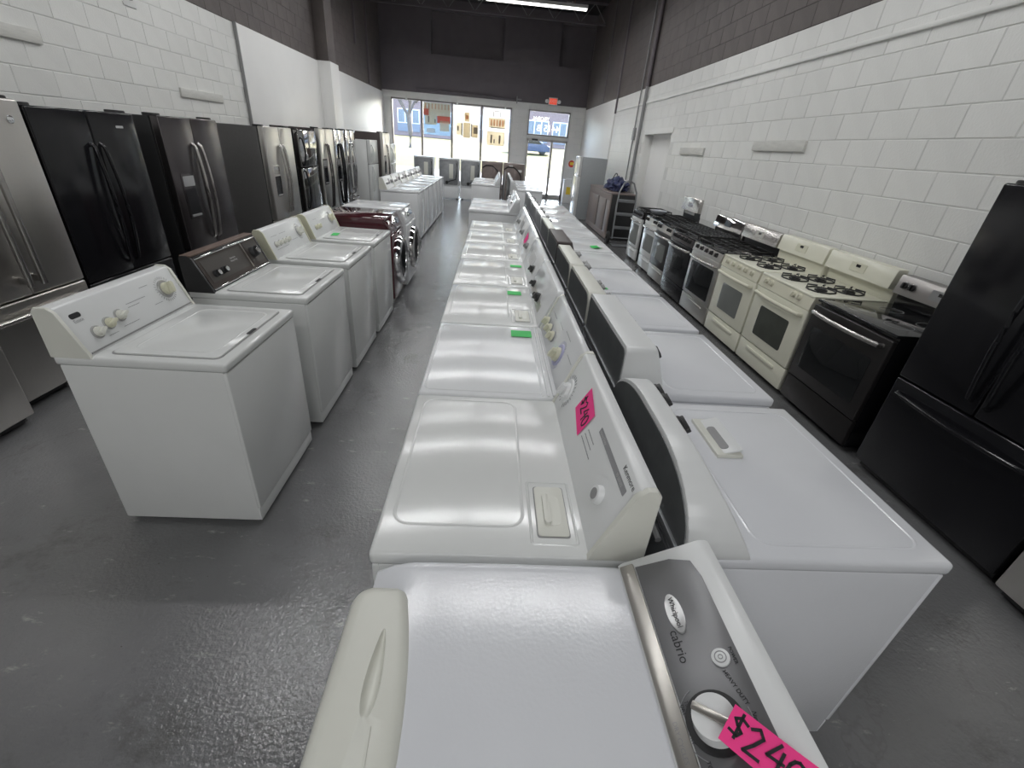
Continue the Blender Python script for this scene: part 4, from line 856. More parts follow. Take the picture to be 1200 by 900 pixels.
knob(t, F, 0.22, -0.01, 0.028, 0.04, BLACKP, (0.034, SKG), ang=40); bm = new(); slab(bm, -0.05, 0.01, 0.3, 0.09, 0.02, 0.0004, 0.002, F); mk('graphic_panel', bm, INKW, t)
price_tag('green paper tag on the fifth dryer of the left file', topframe(t, -0.20, 0.13, DECK+0.0025), 0.07, 0.09, GREEN, group='green paper tags')
for i, (ya, yb_, l) in enumerate(((3.770, 4.470, 'white dryer with a pink tag on its console, sixth in the left file'), (4.482, 5.130, 'white dryer with a dark display, seventh in the left file'), (5.145, 5.830, 'white dryer at the end of the close left file, eighth from the camera'))):
    t, F, fw, fl = dryerL(l, ya, yb_, dict(ch=0.205, cb=0.13, ct=0.04, rx=0.03, rz=0.03, m=WHITE3, cap=None), m=WHITE)
    knob(t, F, 0.2, 0.0, 0.028, 0.04, GREY_P, ang=40)
    bm = new(); slab(bm, -0.16, 0.02, 0.16, 0.08, 0.008, 0.0004, 0.002, F); mk('display', bm, GREY_P, t)
    if i == 0: price_tag('small pink tag on the console of the sixth dryer in the left file', wframe(t, F @ T(-0.06, 0.01, 0.003)), 0.16, 0.09, PINK, 0.0, ang=-10, group='pink price tags')
# two crowned machines after the gap, then the far pair-file
for ya, l in ((6.66, 'white crowned-top washer facing left, first after the gap in the left file'), (7.42, 'white crowned-top washer facing left, second after the gap in the left file')):
    t, F, fw, fl = laundry('washer', l, 'washing machine', -0.33, 0.38, ya, ya+0.72, FACE_L, deck=0.885, con=dict(ch=0.185, cb=0.15, ct=0.05, rx=0.05, rz=0.06, m=WHITE3), lid='washer', m=WHITE3, door=False, notch=False, crown=0.035, group='crowned-top washers')
    knob(t, F, 0.0, 0.0, 0.04, 0.04, CHROME, ang=20)
for k, ya in enumerate((11.40, 12.14, 12.88)):
    l = ['nearest', 'middle', 'farthest'][k]
    t, F, fw, fl = laundry('washer', 'white washer facing left in the far left file, %s of three' % l, 'washing machine', -0.52, 0.16, ya, ya+0.70, FACE_L, con=dict(ch=0.19, cb=0.15, ct=0.05, m=WHITE3), lid='washer', m=WHITE3, door=False, group='far centre washers')
for k, ya in enumerate((10.70, 11.45, 12.20, 12.95)):
    l = ['nearest', 'second', 'third', 'farthest'][k]
    t, F, fw, fl = laundry('washer', 'white washer facing right in the far right file, %s of four' % l, 'washing machine', 0.36, 1.10, ya, ya+0.71, FACE_R, con=dict(ch=0.19, cb=0.18, ct=0.06, rx=0.04, rz=0.05, m=WHITE3), lid='washer', m=WHITE3, door=False, crown=0.02 if k == 0 else 0.0, notch=False, group='far centre washers')

# ---- the right file: dryers facing the stoves, their dark rear plates towards the camera
XB, XD = 0.545, 1.222
def dryerR(label, y0, y1, con, deck=DECK, x0=XB, m=WHITE2, lid='plain', **k):
    return laundry('dryer', label, 'dryer', x0, XD, y0, y1, FACE_R, deck=deck, con=con, lid=lid, m=m, group='white dryers in the right centre file', **k)
t, F, fw, fl = dryerR('white dryer with an arched dark rear plate, nearest in the right file', 0.733, 1.500, dict(ch=0.195, cb=0.185, ct=0.07, rx=0.30, rz=0.165, m=PLAST, back=BACKP), x0=0.50)
b = (XD-0.50)/2
for u, v, r in ((0.235, 0.035, 0.028), (0.150, 0.045, 0.028), (-0.005, 0.050, 0.034)): knob(t, F, u, v, r, 0.026, BLACKP, ang=20)
bm = new(); K = T(0.14, b-0.33, DECK) @ Matrix.Rotation(R(-16), 4, 'X')
slab(bm, 0, 0, 0.20, 0.085, 0.006, 0.012, 0.018, K, b=0.002); lf = mk('lint_flap', bm, PLAST, t)
bm = new(); slab(bm, -0.015, 0.005, 0.13, 0.028, 0.012, 0.0175, 0.0195, K); mk('flap_grip', bm, GREY_P, lf)
bm = new(); box(bm, 0.03, 0.25, b-0.37, b-0.28, DECK-0.002, DECK+0.012, b=0.003); mk('lint_housing', bm, OFFW, t)
bm = new(); tube(bm, [(-0.30, b+0.02, DECK-0.03), (-0.1, b+0.028, DECK-0.01), (0.12, b+0.03, DECK-0.04), (0.32, b+0.02, DECK-0.02)], 0.009, 7); mk('wiring_harness', bm, GREY_P, t)
t, F, fw, fl = dryerR('white dryer with a square dark rear plate and tall console, second in the right file', 1.565, 2.300, dict(ch=0.20, cb=0.20, ct=0.13, rx=0.025, rz=0.025, m=PLAST, back=BACKP))
knob(t, F, -0.29, 0.055, 0.034, 0.022, BLACKP, ang=20)
for u in (0.02, 0.10): knob(t, F, u, 0.07, 0.012, 0.016, BLACKP, ang=20)
price_tag('green paper tag beside the console of the second right file dryer', topframe(t, -0.05, 0.10, DECK+0.003), 0.08, 0.06, GREEN, ang=10, group='green paper tags')
TR2 = t
t, F, fw, fl = dryerR('white dryer with a plain grey rear plate, third in the right file', 2.345, 3.000, dict(ch=0.185, cb=0.22, ct=0.10, rx=0.05, rz=0.07, m=OFFW, back=BACKP))
for u in (-0.22, -0.05, 0.05): knob(t, F, u, 0.05, 0.022, 0.03, GREY_P, ang=20)
price_tag('green paper tag near the third right file dryer console', topframe(t, -0.30, 0.09, DECK+0.003), 0.09, 0.07, GREEN, ang=-8, group='green paper tags')
t, F, fw, fl = dryerR('white dryer with a rounded silver console top, fourth in the right file', 3.035, 3.730, dict(ch=0.18, cb=0.22, ct=0.10, rx=0.04, rz=0.06, m=OFFW, back=BACKP))
for u in (-0.25, -0.17, 0.15): knob(t, F, u, 0.05, 0.030, 0.04, GREY_P, ang=20)
price_tag('green paper tag near the fourth right file dryer console', topframe(t, -0.27, 0.07, DECK+0.003), 0.08, 0.07, GREEN, ang=12, group='green paper tags')
t, F, fw, fl = dryerR('white dryer with a dark brown console housing, fifth in the right file', 3.765, 4.420, dict(ch=0.19, cb=0.20, ct=0.13, rx=0.015, rz=0.015, m=SIDE_B, back=BACKP), m=WHITE3)
t, F, fw, fl = dryerR('white dryer with a green tag on its open top, sixth in the right file', 4.450, 5.180, dict(ch=0.185, cb=0.19, ct=0.07, rx=0.02, rz=0.03, m=OFFW, back=GALV), m=WHITE3)
price_tag('green paper tag folded on the top of the sixth right file dryer', topframe(t, -0.22, -0.19, DECK+0.003), 0.10, 0.10, GREEN, curl=0.012, ang=30, group='green paper tags')
for k, (ya, yb_) in enumerate(((5.215, 5.90), (5.93, 6.72), (6.76, 7.46), (7.50, 8.20))):
    l = ['seventh', 'eighth', 'ninth', 'tenth'][k]
    t, F, fw, fl = dryerR('white sunlit dryer, %s in the right file' % l, ya, yb_, dict(ch=0.185, cb=0.19, ct=0.06, rx=0.03 if k % 2 else 0.12, rz=0.03 if k % 2 else 0.1, m=WHITE3, back=GALV), m=WHITE3, crown=0.02 if k > 1 else 0.0)
    for u in (-0.2, 0.1): knob(t, F, u, 0.03, 0.03, 0.04, GREY_P, ang=20)
# cords and hoses lying between the two files
def cord(label, pts, r, m=RUBBER, name='power_cord', cat='cord', group='cords between the dryer files'):
    bm = new(); tube(bm, pts, r, 8); o = mk(name, bm, m); return tag(o, label, cat, group)
cord('black power cord drooping behind the second dryer', [(0.47, 0.80, 0.012), (0.45, 0.9, 0.45), (0.47, 1.1, 0.75), (0.46, 1.35, 0.68), (0.47, 1.55, 0.012)], 0.012)
cord('black power cord coiled behind the glossy dryer', [(0.47, 1.75, 0.02), (0.48, 1.85, 0.55), (0.45, 2.0, 0.80), (0.49, 2.15, 0.72), (0.46, 2.25, 0.3), (0.47, 2.3, 0.013)], 0.013)
cord('black power cord rising between the fifth dryers of both files', [(0.47, 3.2, 0.02), (0.46, 3.3, 0.7), (0.48, 3.5, 0.93), (0.47, 3.62, 0.75), (0.48, 3.7, 0.012)], 0.012)
cord('grey hose looping up between the far files of washers', [(0.26, 11.6, 0.02), (0.25, 11.7, 0.7), (0.27, 11.9, 1.15), (0.25, 12.1, 1.0), (0.26, 12.2, 0.02)], 0.02, GREY_P, 'drain_hose', 'hose')
bm = new(); tube(bm, [(-0.10, 0.318, 0.80), (-0.20, 0.350, 0.80), (-0.26, 0.362, 0.77), (-0.275, 0.362, 0.71), (-0.24, 0.355, 0.66), (-0.14, 0.318, 0.64)], 0.016, 8); mk('drain_hose', bm, RUBBER, M1)
# ================================================================== refrigerators
def fridge(label, xf, face, y0, y1, H, D, style, dm, sm, hm, handle='bow', zd=0.66, disp=None, name='refrigerator', group=None, word=None, hinge=True, dgap=BLACKP, bowr=0.013):
    W = y1-y0; cx = xf-D/2 if face == FACE_R else xf+D/2
    t = thing(name, label, 'refrigerator', (cx, (y0+y1)/2, 0), face, group); f, b = -D/2, D/2; dt = 0.075
    bm = new(); box(bm, -W/2+0.004, W/2-0.004, f+dt+0.008, b, 0.03, H-0.012, b=0.006); mk('cabinet', bm, sm, t)
    bm = new(); box(bm, -W/2+0.012, W/2-0.012, f+dt-0.004, f+dt+0.01, 0.06, H-0.02); mk('door_gasket', bm, dgap, t)
    bm = new(); box(bm, -W/2+0.02, W/2-0.02, f+0.05, f+0.11, 0.012, 0.055, b=0.004); mk('toe_grille', bm, BLACKP, t)
    for sx in (-1, 1):
        for sy in (f+0.13, b-0.06): bm = new(); cyl(bm, 0.022, 0, 0.032, T(sx*(W/2-0.07), sy), 10); mk('roller_foot', bm, RUBBER, t)
    def leaf(n, x0, x1, z0, z1):
        bm = new(); box(bm, x0+0.003, x1-0.003, f, f+dt, z0, z1, b=0.012, seg=3); return mk(n, bm, dm, t)
    def vhandle(d, x, z0, z1, o=0.0):
        bm = new()
        if handle == 'bow': tube(bm, [(x, f+0.005, z0)]+arc((x, f-0.025, z0+0.02), (x, f-0.025, z1-0.02), (o, -0.030, 0), 10)+[(x, f+0.005, z1)], bowr, 10, 1.0)
        else:
            tube(bm, [(x, f-0.05, z0), (x, f-0.05, z1)], bowr*1.05, 12)
            for z in (z0+0.035, z1-0.035): box(bm, x-0.012, x+0.012, f-0.05, f+0.003, z-0.02, z+0.02, b=0.004)
        mk('handle', bm, hm, d)
    def hhandle(d, z, x0, x1):
        bm = new()
        if handle == 'bow': tube(bm, [(x0, f+0.004, z)]+arc((x0+0.015, f-0.025, z), (x1-0.015, f-0.025, z), (0, -0.035, 0), 8)+[(x1, f+0.004, z)], bowr, 10)
        else:
            tube(bm, [(x0, f-0.05, z), (x1, f-0.05, z)], bowr*1.05, 12)
            for x in (x0+0.04, x1-0.04): box(bm, x-0.02, x+0.02, f-0.05, f+0.003, z-0.012, z+0.012, b=0.004)
        mk('handle', bm, hm, d)
    def dispenser(d, cx, cz, w, h):
        G = FM((cx, f, cz), (1, 0, 0), (0, 0, 1))
        bm = new(); slab(bm, 0, 0, w, h, 0.012, -0.001, 0.004, G, b=0.002); p = mk('dispenser', bm, disp, d)
        bm = new(); slab(bm, 0, -h*0.14, w*0.84, h*0.60, 0.010, 0.0035, 0.0055, G); mk('dispenser_well', bm, BLACK, p) if False else mk('dispenser_well', bm, BLACK, d)
        bm = new(); slab(bm, 0, h*0.33, w*0.84, h*0.22, 0.008, 0.0035, 0.006, G); mk('dispenser_panel', bm, MIRROR if disp is not BLACKP else GREY_P, d)
        bm = new(); box(bm, -w*0.36, w*0.36, -h*0.45, -h*0.40, 0.003, 0.014, b=0.003, M=G); mk('drip_tray', bm, GREY_P, d)
    top = H-0.004
    if style == 'french':
        a = leaf('door', -W/2, 0, zd+0.004, top); c = leaf('door', 0, W/2, zd+0.004, top); d = leaf('freezer_drawer', -W/2, W/2, 0.06, zd-0.004)
        hz0, hz1 = zd+0.07, zd+0.07+0.80*(top-zd-0.07)
        vhandle(a, -0.045, hz0, hz1, -0.006); vhandle(c, 0.045, hz0, hz1, 0.006); hhandle(d, zd-0.085, -W/2+0.06, W/2-0.06)
        if disp: dispenser(a, -W/4-0.02, zd+0.48, 0.20, 0.40)
    elif style == 'sxs':
        a = leaf('door', -W/2, -W*0.07, 0.06, top); c = leaf('door', -W*0.07, W/2, 0.06, top)
        vhandle(a, -W*0.07-0.04, 0.50, 1.50, -0.006); vhandle(c, -W*0.07+0.04, 0.50, 1.50, 0.006)
        if disp: dispenser(a, -W*0.29, 1.08, 0.21, 0.40)
    else:
        a = leaf('freezer_door', -W/2, W/2, H*0.70+0.004, top); c = leaf('door', -W/2, W/2, 0.06, H*0.70-0.004)
        vhandle(a, -W/2+0.06, H*0.72, H*0.94, 0); vhandle(c, -W/2+0.06, H*0.36, H*0.68, 0)
    if hinge:
        for sx in (-1, 1):
            bm = new(); slab(bm, sx*(W/2-0.06), f+0.09, 0.09, 0.12, 0.03, H-0.014, H+0.012, b=0.006); mk('hinge_cover', bm, BLACKP, t)
    if word:
        bm = new(); slab(bm, W/4+0.05, H-0.10, 0.075, 0.016, 0.003, 0, 0.002, FM((0, f, 0), (1, 0, 0), (0, 0, 1))); bd = mk('badge', bm, CHROME, t)
    return t
LX = -2.88; GRP = 'refrigerators along the left wall'
fridge('dark stainless refrigerator cut off by the left edge of the picture', -2.72, FACE_R, 1.50, 2.395, 1.74, 0.80, 'french', STEEL, SIDE_G, STEELH, 'bar', group=GRP)
t = fridge('brushed stainless french door refrigerator behind the nearest washer', -2.85, FACE_R, 2.425, 3.215, 1.74, 0.78, 'french', STEEL, SIDE_G, STEELH, 'bar', zd=0.66, group=GRP, bowr=0.016)
bm = new(); cyl(bm, 0.022, 0, 0.004, FM((0.30, -0.39, 1.63), (1, 0, 0), (0, 0, 1)), 20, b=0.0015); mk('round_badge', bm, CHROME, t)
fridge('glossy black french door refrigerator with two curved black handles', LX, FACE_R, 3.265, 4.195, 1.715, 0.78, 'french', BLACK, BLACKT, BLACK, 'bow', zd=0.60, group=GRP, word='badge')
fridge('black stainless refrigerator with silver handles and a small ice dispenser', LX, FACE_R, 4.49, 5.39, 1.72, 0.78, 'french', STEELD, BLACKT, STEELH, 'bow', zd=0.58, disp=STEELD, group=GRP)
fridge('stainless refrigerator with wide dark grey side and tall double handles', LX, FACE_R, 6.42, 7.28, 1.70, 0.80, 'french', STEEL, SIDE_G, STEELH, 'bow', zd=0.58, disp=STEEL, group=GRP, bowr=0.017)
fridge('mirror-black top freezer refrigerator between two steel ones', LX, FACE_R, 7.50, 8.22, 1.69, 0.78, 'top', mat('mirror_black', (0.33, 0.32, 0.31), 0.06, metal=1.0, rnoise=0.03, scale=4), BLACK, BLACK, 'bow', group=GRP)
fridge('brown-sided stainless side-by-side refrigerator with black dispenser', LX, FACE_R, 8.38, 9.08, 1.73, 0.78, 'sxs', STEEL, SIDE_B, STEELD, 'bow', disp=BLACKP, group=GRP)
fridge('shiny stainless refrigerator with thick black handle and dispenser', LX, FACE_R, 9.14, 9.76, 1.735, 0.78, 'sxs', MIRROR, SIDE_G, BLACK, 'bow', disp=BLACKP, group=GRP, bowr=0.02)
fridge('pale glossy bottom freezer refrigerator next to the white one', LX, FACE_R, 9.84, 10.48, 1.74, 0.78, 'french', MIRROR, WHITE3, CHROME, 'bow', zd=0.6, group=GRP)
fridge('plain white top freezer refrigerator, lower than its neighbours', -2.70, FACE_R, 10.95, 11.62, 1.60, 0.74, 'top', WHITE, WHITE, WHITE, 'bow', group=GRP, hinge=False, dgap=GREY_P)
fridge('tall brown-sided steel refrigerator beside the far washers', -2.62, FACE_R, 11.85, 12.60, 1.76, 0.80, 'sxs', STEEL, SIDE_B, STEELH, 'bow', disp=BLACKP, group=GRP)
fridge('slim pale refrigerator nearest the shop window on the left', -2.75, FACE_R, 13.25, 13.95, 1.52, 0.70, 'top', WHITE, WHITE, WHITE, 'bow', group=GRP, hinge=False, dgap=GREY_P)
fridge('glossy black french door refrigerator on the right edge', 2.515, FACE_L, 1.375, 2.325, 1.75, 0.68, 'french', BLACK, BLACKT, BLACK, 'bow', zd=0.67, group='refrigerators on the right side')
fridge('stainless refrigerator at the lower right corner of the picture', 2.475, FACE_L, 0.40, 1.335, 1.75, 0.70, 'french', STEEL, SIDE_G, STEELH, 'bar', group='refrigerators on the right side')
fridge('plain grey-sided refrigerator standing sideways near the glass door', 2.27, FACE_L, 13.2, 13.9, 1.61, 0.74, 'top', WHITE, mat('light_grey_side', (0.36, 0.38, 0.39), 0.45, noise=0.05, scale=30), WHITE, 'bow', group='refrigerators on the right side', hinge=False, dgap=GREY_P)

# ================================================================== stoves
def stove(label, y0, y1, xf=2.52, D=0.665, H=0.872, gas=True, body=BLACKP, front=STEEL, win=GLASS_B, winsz=(0.56, 0.30), hm=STEELH, drawer=None, panel=None, knobm=BLACKP, knobs=5, top=None, bg='flat', bgm=STEELH, bgh=0.22, dispm=BLACK, bowed=0.03, grate=True, window=True, drawh=True, contin=False):
    W = y1-y0; t = thing('stove', label, 'stove', (xf+D/2, (y0+y1)/2, 0), FACE_L, 'stoves along the right wall'); f, b = -D/2, D/2
    drawer = drawer or front; panel = panel or front; top = top or body
    bm = new(); box(bm, -W/2+0.003, W/2-0.003, f+0.045, b, 0.03, H-0.02, b=0.004); mk('body', bm, body, t)
    for sx in (-1, 1):
        for sy in (f+0.1, b-0.06): bm = new(); cyl(bm, 0.018, 0, 0.032, T(sx*(W/2-0.06), sy), 8); mk('foot', bm, RUBBER, t)
    pz = H-0.115 if gas else H-0.035
    bm = new(); box(bm, -W/2, W/2, f+0.002, f+0.045, 0.245, pz-0.004, b=0.010, seg=3); dr = mk('oven_door', bm, front, t)
    G = FM((0, f+0.002, 0), (1, 0, 0), (0, 0, 1)); zc = 0.245+(pz-0.245)*0.44
    if window: bm = new(); slab(bm, 0, zc, winsz[0], winsz[1], 0.02, -0.001, 0.0025, G, b=0.001); mk('oven_window', bm, win, dr)
    hz = pz-0.055; bm = new(); tube(bm, [(-W/2+0.05, f+0.004, hz)]+arc((-W/2+0.055, f-0.03, hz), (W/2-0.055, f-0.03, hz), (0, -bowed, 0), 8)+[(W/2-0.05, f+0.004, hz)], 0.013, 10, 1.25); mk('door_handle', bm, hm, dr)
    bm = new(); box(bm, -W/2, W/2, f+0.008, f+0.045, 0.045, 0.238, b=0.008); dw = mk('drawer', bm, drawer, t)
    if drawh: bm = new(); slab(bm, 0, 0.185, W*0.62, 0.030, 0.014, -0.001, 0.010, FM((0, f+0.008, 0), (1, 0, 0), (0, 0, 1)), b=0.005); mk('drawer_grip', bm, drawer, dw)
    if gas:
        bm = new(); prism(bm, [(f+0.0, pz), (f+0.05, pz), (f+0.06, H-0.004), (f+0.018, H-0.004)], -W/2, W/2, Matrix(((0, 0, 1, 0), (1, 0, 0, 0), (0, 1, 0, 0), (0, 0, 0, 1))), b=0.003); cp = mk('control_panel', bm, panel, t)
        K = FM((0, f+0.009, (pz+H)/2-0.002), (1, 0, 0), (0, 0.018, H-pz))
        us = [(-0.5+(i+0.5)/knobs)*(W-0.12) for i in range(knobs)] if knobs != 4 else [-0.27, -0.19, 0.14, 0.22]
        for u in us: knob(t, K, u, 0.005, 0.023, 0.034, knobm, (0.027, knobm), ang=90)
    bm = new(); box(bm, -W/2, W/2, f+0.012, b-0.05, H-0.022, H, b=0.008, seg=3); ct = mk('cooktop', bm, top, t)
    if gas and grate:
        for k, cx in enumerate((-W/4+0.01, W/4-0.01)):
            for cy in (f+0.19, f+0.43):
                bm = new(); cyl(bm, 0.048, H, H+0.010, T(cx, cy), 18, b=0.003); cyl(bm, 0.032, H+0.010, H+0.018, T(cx, cy), 16, b=0.003); mk('burner', bm, IRON, t)
            if contin:
                bm = new(); ox = W/4-0.02
                for dx in (-ox, -ox/3, ox/3, ox): box(bm, cx+dx-0.006, cx+dx+0.006, f+0.06, b-0.09, H+0.022, H+0.034, b=0.002)
                for yy in (f+0.06, f+0.19, f+0.31, f+0.43, b-0.09): box(bm, cx-ox, cx+ox, yy-0.006, yy+0.006, H+0.022, H+0.034, b=0.002)
                for dx in (-ox, ox):
                    for yy in (f+0.06, b-0.09): box(bm, cx+dx-0.006, cx+dx+0.006, yy-0.006, yy+0.006, H, H+0.03)
                mk('grate', bm, IRON, t)
            else:
                for cy in (f+0.19, f+0.43):
                    bm = new()
                    for a in range(4):
                        A_ = R(45+90*a); dx, dy = math.cos(A_), math.sin(A_)
                        tube(bm, [(cx+dx*0.105, cy+dy*0.105, H-0.002), (cx+dx*0.105, cy+dy*0.105, H+0.03), (cx+dx*0.035, cy+dy*0.035, H+0.036)], 0.007, 6)
                    tube(bm, [(cx+0.105*math.cos(R(a)), cy+0.105*math.sin(R(a)), H+0.006) for a in range(0, 361, 30)], 0.006, 6); mk('grate', bm, IRON, t)
    if not gas:
        for cx, cy, r in ((-0.18, f+0.19, 0.10), (0.18, f+0.19, 0.085), (-0.18, f+0.44, 0.075), (0.18, f+0.44, 0.10)):
            bm = new(); lathe(bm, [(r, H+0.0002), (r, H+0.0007), (r-0.004, H+0.0007), (r-0.004, H+0.0002)], T(cx, cy), 32); mk('burner_ring', bm, GREY_P, t)
    # backguard
    if bg:
        bm = new(); z0 = H-0.02
        if bg == 'arch':
            q = new(); P = [(-W/2, 0), (W/2, 0)]+[(W/2-0.09+0.09*math.cos(R(a)), bgh-0.07+0.07*math.sin(R(a))) for a in range(0, 91, 15)]+[(-W/2+0.09+0.09*math.cos(R(a)), bgh-0.07+0.07*math.sin(R(a))) for a in range(90, 181, 15)]
            prism(bm, P, 0, 0.075, FM((0, b, z0), (1, 0, 0), (0, 0, 1)), b=0.012)
        else: box(bm, -W/2, W/2, b-0.045, b, z0, z0+bgh*0.55, b=0.004)
        g_ = mk('backguard', bm, body if bg != 'arch' else bgm, t)
        zt = H-0.02+bgh*0.48
        bm = new(); prism(bm, [(b-0.105, zt), (b, zt-0.01), (b, H+bgh), (b-0.075, H+bgh), (b-0.085, H+bgh-0.01)], -W/2+(0.004 if bg == 'flat' else 0.0), W/2-(0.004 if bg == 'flat' else 0.0), Matrix(((0, 0, 1, 0), (1, 0, 0, 0), (0, 1, 0, 0), (0, 0, 0, 1))), b=0.008); cpn = mk('control_head', bm, bgm, t)
        K = FM((0, b-0.0955, (zt+H+bgh)/2), (1, 0, 0), (0, 0.02, H+bgh-0.01-zt))
        bm = new(); slab(bm, 0, 0.0, 0.17, 0.07, 0.006, -0.002, 0.0025, K); ov = mk('display_panel', bm, dispm, cpn)
        bm = new(); slab(bm, 0, 0.012, 0.05, 0.022, 0.002, 0.002, 0.0034, K); mk('clock', bm, BLACK, ov) if False else mk('clock', bm, BLACK, cpn)
        if not gas:
            for u in (-0.30, -0.235, 0.235, 0.30): knob(t, K, u, 0.0, 0.024, 0.032, BLACKP, (0.028, CHROME), ang=90)
        t['_k'] = 0; del t['_k']
        return t, K
    return t, None
DKST = mat('dark_stainless_head', (0.30, 0.285, 0.275), 0.32, metal=0.9, noise=0.07, scale=18, stretch=(1.2, 60, 60))
BLKST = mat('black_stainless_front', (0.045, 0.042, 0.042), 0.3, metal=0.6, noise=0.06, scale=20)
stove('black smooth-top electric stove with steel handle, beside the black refrigerator', 2.465, 3.225, gas=False, body=BLACK, front=BLKST, drawer=BLKST, top=GLASS_B, hm=STEELH, bg='flat', bgm=DKST, bgh=0.225, winsz=(0.60, 0.34), drawh=False, dispm=GREY_P)
CRD = mat('cream_display', (0.66, 0.65, 0.52), 0.35, noise=0.03)
stove('cream gas stove with dark oven window, nearest of the two cream ones', 3.265, 4.025, body=CREAM, front=CREAM, panel=CREAM2, knobm=CREAM2, knobs=4, hm=CREAM2, top=CREAM, bg='flat', bgm=CREAM, dispm=CRD, win=mat('smoky_oven_glass', (0.07, 0.075, 0.065), 0.12, noise=0.15), winsz=(0.44, 0.27), bgh=0.245, bowed=0.02)
stove('cream gas stove with grey oven window and arched backguard', 4.055, 4.80, body=CREAM, front=CREAM, panel=CREAM2, knobm=CREAM2, knobs=5, hm=CREAM2, top=CREAM, bg='arch', bgm=CREAM, dispm=CRD, win=GLASS_G, winsz=(0.42, 0.27), bgh=0.245, bowed=0.02)
stove('stainless gas stove with black glass door and row of front knobs', 4.835, 5.60, body=BLACKP, front=STEEL, knobs=5, knobm=STEELD, top=BLACK, bg='flat', bgm=STEELH, dispm=CON_T, winsz=(0.62, 0.36), contin=True, bgh=0.235, drawer=STEEL)
stove('black gas stove with rounded polished backguard', 5.625, 6.385, body=BLACK, front=BLACK, panel=STEELD, knobs=5, knobm=BLACKP, top=BLACK, bg='arch', bgm=MIRROR, dispm=BLACK, win=GLASS_B, winsz=(0.40, 0.26), contin=True, bgh=0.235)
stove('stainless gas stove with pale control panel and dark oven door', 6.42, 7.14, body=BLACKP, front=BLKST, panel=CON_T, knobs=4, drawer=STEEL, top=BLACK, bg=None, winsz=(0.36, 0.24), win=GLASS_G, contin=True, xf=2.56)
stove('film-wrapped white stove with a low steel backguard', 7.18, 7.86, body=BLACKP, front=WHITE, panel=STEEL, knobs=4, drawer=WHITE, top=BLACK, bg='flat', bgm=STEELH, winsz=(0.46, 0.26), win=GLASS_G, contin=True, xf=2.60, bgh=0.34, dispm=MIRROR)
stove('narrow white-framed gas stove with glass door, farthest of the stoves', 8.12, 8.72, body=BLACKP, front=WHITE, panel=STEELD, knobs=5, drawer=WHITE, top=BLACK, bg=None, winsz=(0.42, 0.34), win=GLASS_G, contin=True, xf=2.62, D=0.60)
# things lying on the stoves
o = thing('glass_bowl', 'clear plastic-wrapped bowl on the film-wrapped stove', 'bowl', (2.72, 7.66, 0.906))
bm = new(); lathe(bm, [(0.001, 0.0), (0.07, 0.002), (0.12, 0.035), (0.14, 0.065), (0.134, 0.066), (0.112, 0.038), (0.066, 0.008), (0.001, 0.006)], None, 28); mk('bowl', bm, FILM, o)
bm = new(); lathe(bm, [(0.128, 0.050), (0.06, 0.053), (0.001, 0.052)], None, 24); mk('film_cover', bm, FILM, o)
o = thing('oven_rack', 'long dark rack lying across the gas burners', 'rack', (2.83, 6.15, 0.912), R(90))
for i in range(9): bm = new(); tube(bm, [(-0.55, -0.2+0.05*i, 0.008), (0.55, -0.2+0.05*i, 0.008)], 0.004, 6); mk('rack_rod', bm, IRON, o)
for x in (-0.55, 0.0, 0.55): bm = new(); tube(bm, [(x, -0.21, 0.005), (x, 0.21, 0.005)], 0.005, 6); mk('cross_rod', bm, IRON, o)

# ================================================================== counter, hand truck, door corner
c = thing('sales_counter', 'long brown panelled sales counter by the right wall', 'counter', (2.85, 11.57, 0), FACE_L); W = 2.4
bm = new(); box(bm, -W/2, W/2, -0.255, 0.27, 0.0, 0.955, b=0.004); mk('carcass', bm, BLACKP, c)
G = FM((0, -0.256, 0), (1, 0, 0), (0, 0, 1))
bm = new(); slab(bm, 0, 0.48, 2.4, 0.93, 0.006, 0, 0.012, G, b=0.003); mk('front_board', bm, BOARD, c)
for x0, x1 in ((-1.2, -0.045), (0.045, 0.775), (0.865, 1.2)):
    bm = new(); slab(bm, (x0+x1)/2, 0.48, x1-x0, 0.68, 0.006, 0.011, 0.024, G, b=0.003); mk('front_panel', bm, BOARD, c)
for z0, z1 in ((0.02, 0.14), (0.82, 0.945)):
    bm = new(); slab(bm, 0, (z0+z1)/2, 2.4, z1-z0, 0.004, 0.011, 0.024, G, b=0.003); mk('front_rail', bm, BOARD, c)
for x in (0.0, 0.82):
    bm = new(); slab(bm, x, 0.48, 0.088, 0.676, 0.004, 0.0115, 0.014, G); mk('dark_slot', bm, BOARDD, c)
bm = new(); box(bm, -W/2-0.01, W/2+0.01, -0.285, 0.27, 0.955, 0.985, b=0.004); mk('counter_top', bm, BOARD, c)
o = thing('shopping_bag', 'blue and silver crumpled bag heaped on the counter', 'bag', (2.84, 11.1, 0.985))
bm = new(); q = new(); bmesh.ops.create_icosphere(q, subdivisions=4, radius=1.0); rb = random.Random(5)
from mathutils import noise as mnoise
for v in q.verts:
    n_ = mnoise.noise(v.co*2.3)*0.40+mnoise.noise(v.co*6)*0.2; p = v.co*(1+n_); v.co = Vector((p.x*0.21, p.y*0.52, max(0.0, 0.10+p.z*0.17+0.05*mnoise.noise(v.co*4))))
put(bm, q); mk('bag_body', bm, BLUEB, o, ang=60)
bm = new(); tube(bm, arc((-0.05, 0.25, 0.26), (-0.05, -0.2, 0.26), (0, 0, 0.10), 8), 0.012, 6); mk('bag_handle', bm, BLACKP, o)
h = thing('hand_truck', 'grey steel hand truck with looped handle leaning by the side door', 'hand truck', (2.80, 9.78, 0), 0.0)
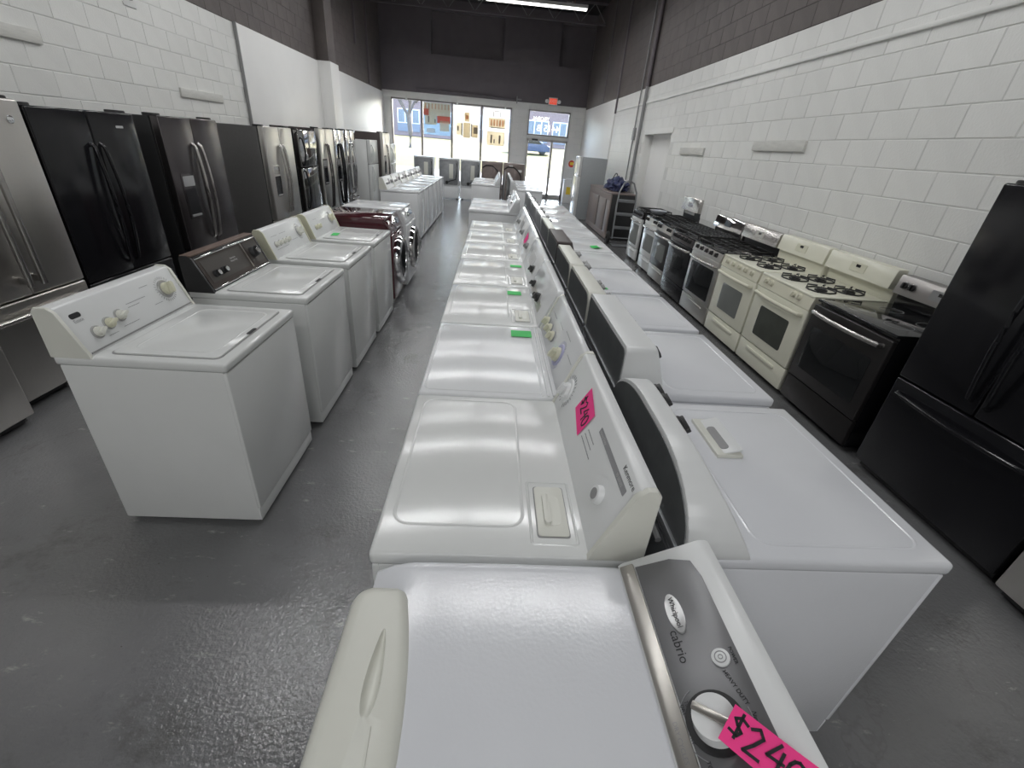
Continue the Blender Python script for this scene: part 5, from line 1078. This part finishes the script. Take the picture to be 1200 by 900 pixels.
bm = new(); tube(bm, [(-0.2, 0.05, 0.12), (-0.2, 0.12, 0.8), (-0.18, 0.15, 1.05), (-0.1, 0.17, 1.22), (0.0, 0.18, 1.27), (0.1, 0.17, 1.22), (0.18, 0.15, 1.05), (0.2, 0.12, 0.8), (0.2, 0.05, 0.12)], 0.018, 10); mk('frame', bm, GALV, h)
for z in (0.35, 0.62, 0.88): bm = new(); box(bm, -0.2, 0.2, 0.06+z*0.09-0.012, 0.06+z*0.09+0.012, z-0.03, z+0.03, b=0.004); mk('crossbar', bm, GALV, h)
bm = new(); box(bm, -0.22, 0.22, -0.20, 0.06, 0.01, 0.022, b=0.003); mk('toe_plate', bm, GALV, h)
bm = new(); tube(bm, [(-0.26, 0.14, 0.13), (0.26, 0.14, 0.13)], 0.012, 8); mk('axle', bm, GALV, h)
for s in (-1, 1):
    bm = new(); lathe(bm, [(0.03, -0.028), (0.10, -0.03), (0.128, -0.02), (0.13, 0.0), (0.128, 0.02), (0.10, 0.03), (0.03, 0.028)], FM((s*0.27, 0.14, 0.13), (0, 1, 0), (0, 0, 1)), 24); mk('wheel', bm, RUBBER, h)
o = thing('leaflet_stand', 'small white leaflet stand by the glass door', 'stand', (2.75, 17.7, 0))
bm = new(); box(bm, -0.2, 0.2, -0.15, 0.15, 0.0, 0.75, b=0.01); mk('pedestal', bm, WHMET, o)
bm = new(); box(bm, -0.22, 0.22, -0.17, 0.17, 0.75, 0.78, b=0.005); mk('shelf', bm, WHMET, o)
bm = new(); box(bm, -0.1, 0.06, -0.155, -0.149, 0.3, 0.55); mk('yellow_card', bm, PLASTIC_Y, o)
o = thing('paper_stack', 'loose stack of white leaflets on the stand by the door', 'papers', (2.75, 17.7, 0.78))
for k in range(4): bm = new(); box(bm, -0.14, 0.14, -0.1, 0.1, 0.012*k, 0.012*k+0.011, M=RZ(9*k-12)); mk('leaflet_bundle', bm, P_WHT if k % 2 else WHMET, o)
o = thing('wall_sign', 'round red and yellow sign on the wall beside the glass door', 'sign', (2.92, YF-0.025, 1.28))
G = FM((0, 0, 0), (1, 0, 0), (0, 0, 1))
bm = new(); cyl(bm, 0.12, 0, 0.012, G, 28, b=0.003); mk('disc', bm, REDP, o)
bm = new(); slab(bm, 0, 0.01, 0.14, 0.10, 0.04, 0.0118, 0.0135, G); mk('yellow_band', bm, PLASTIC_Y, o)
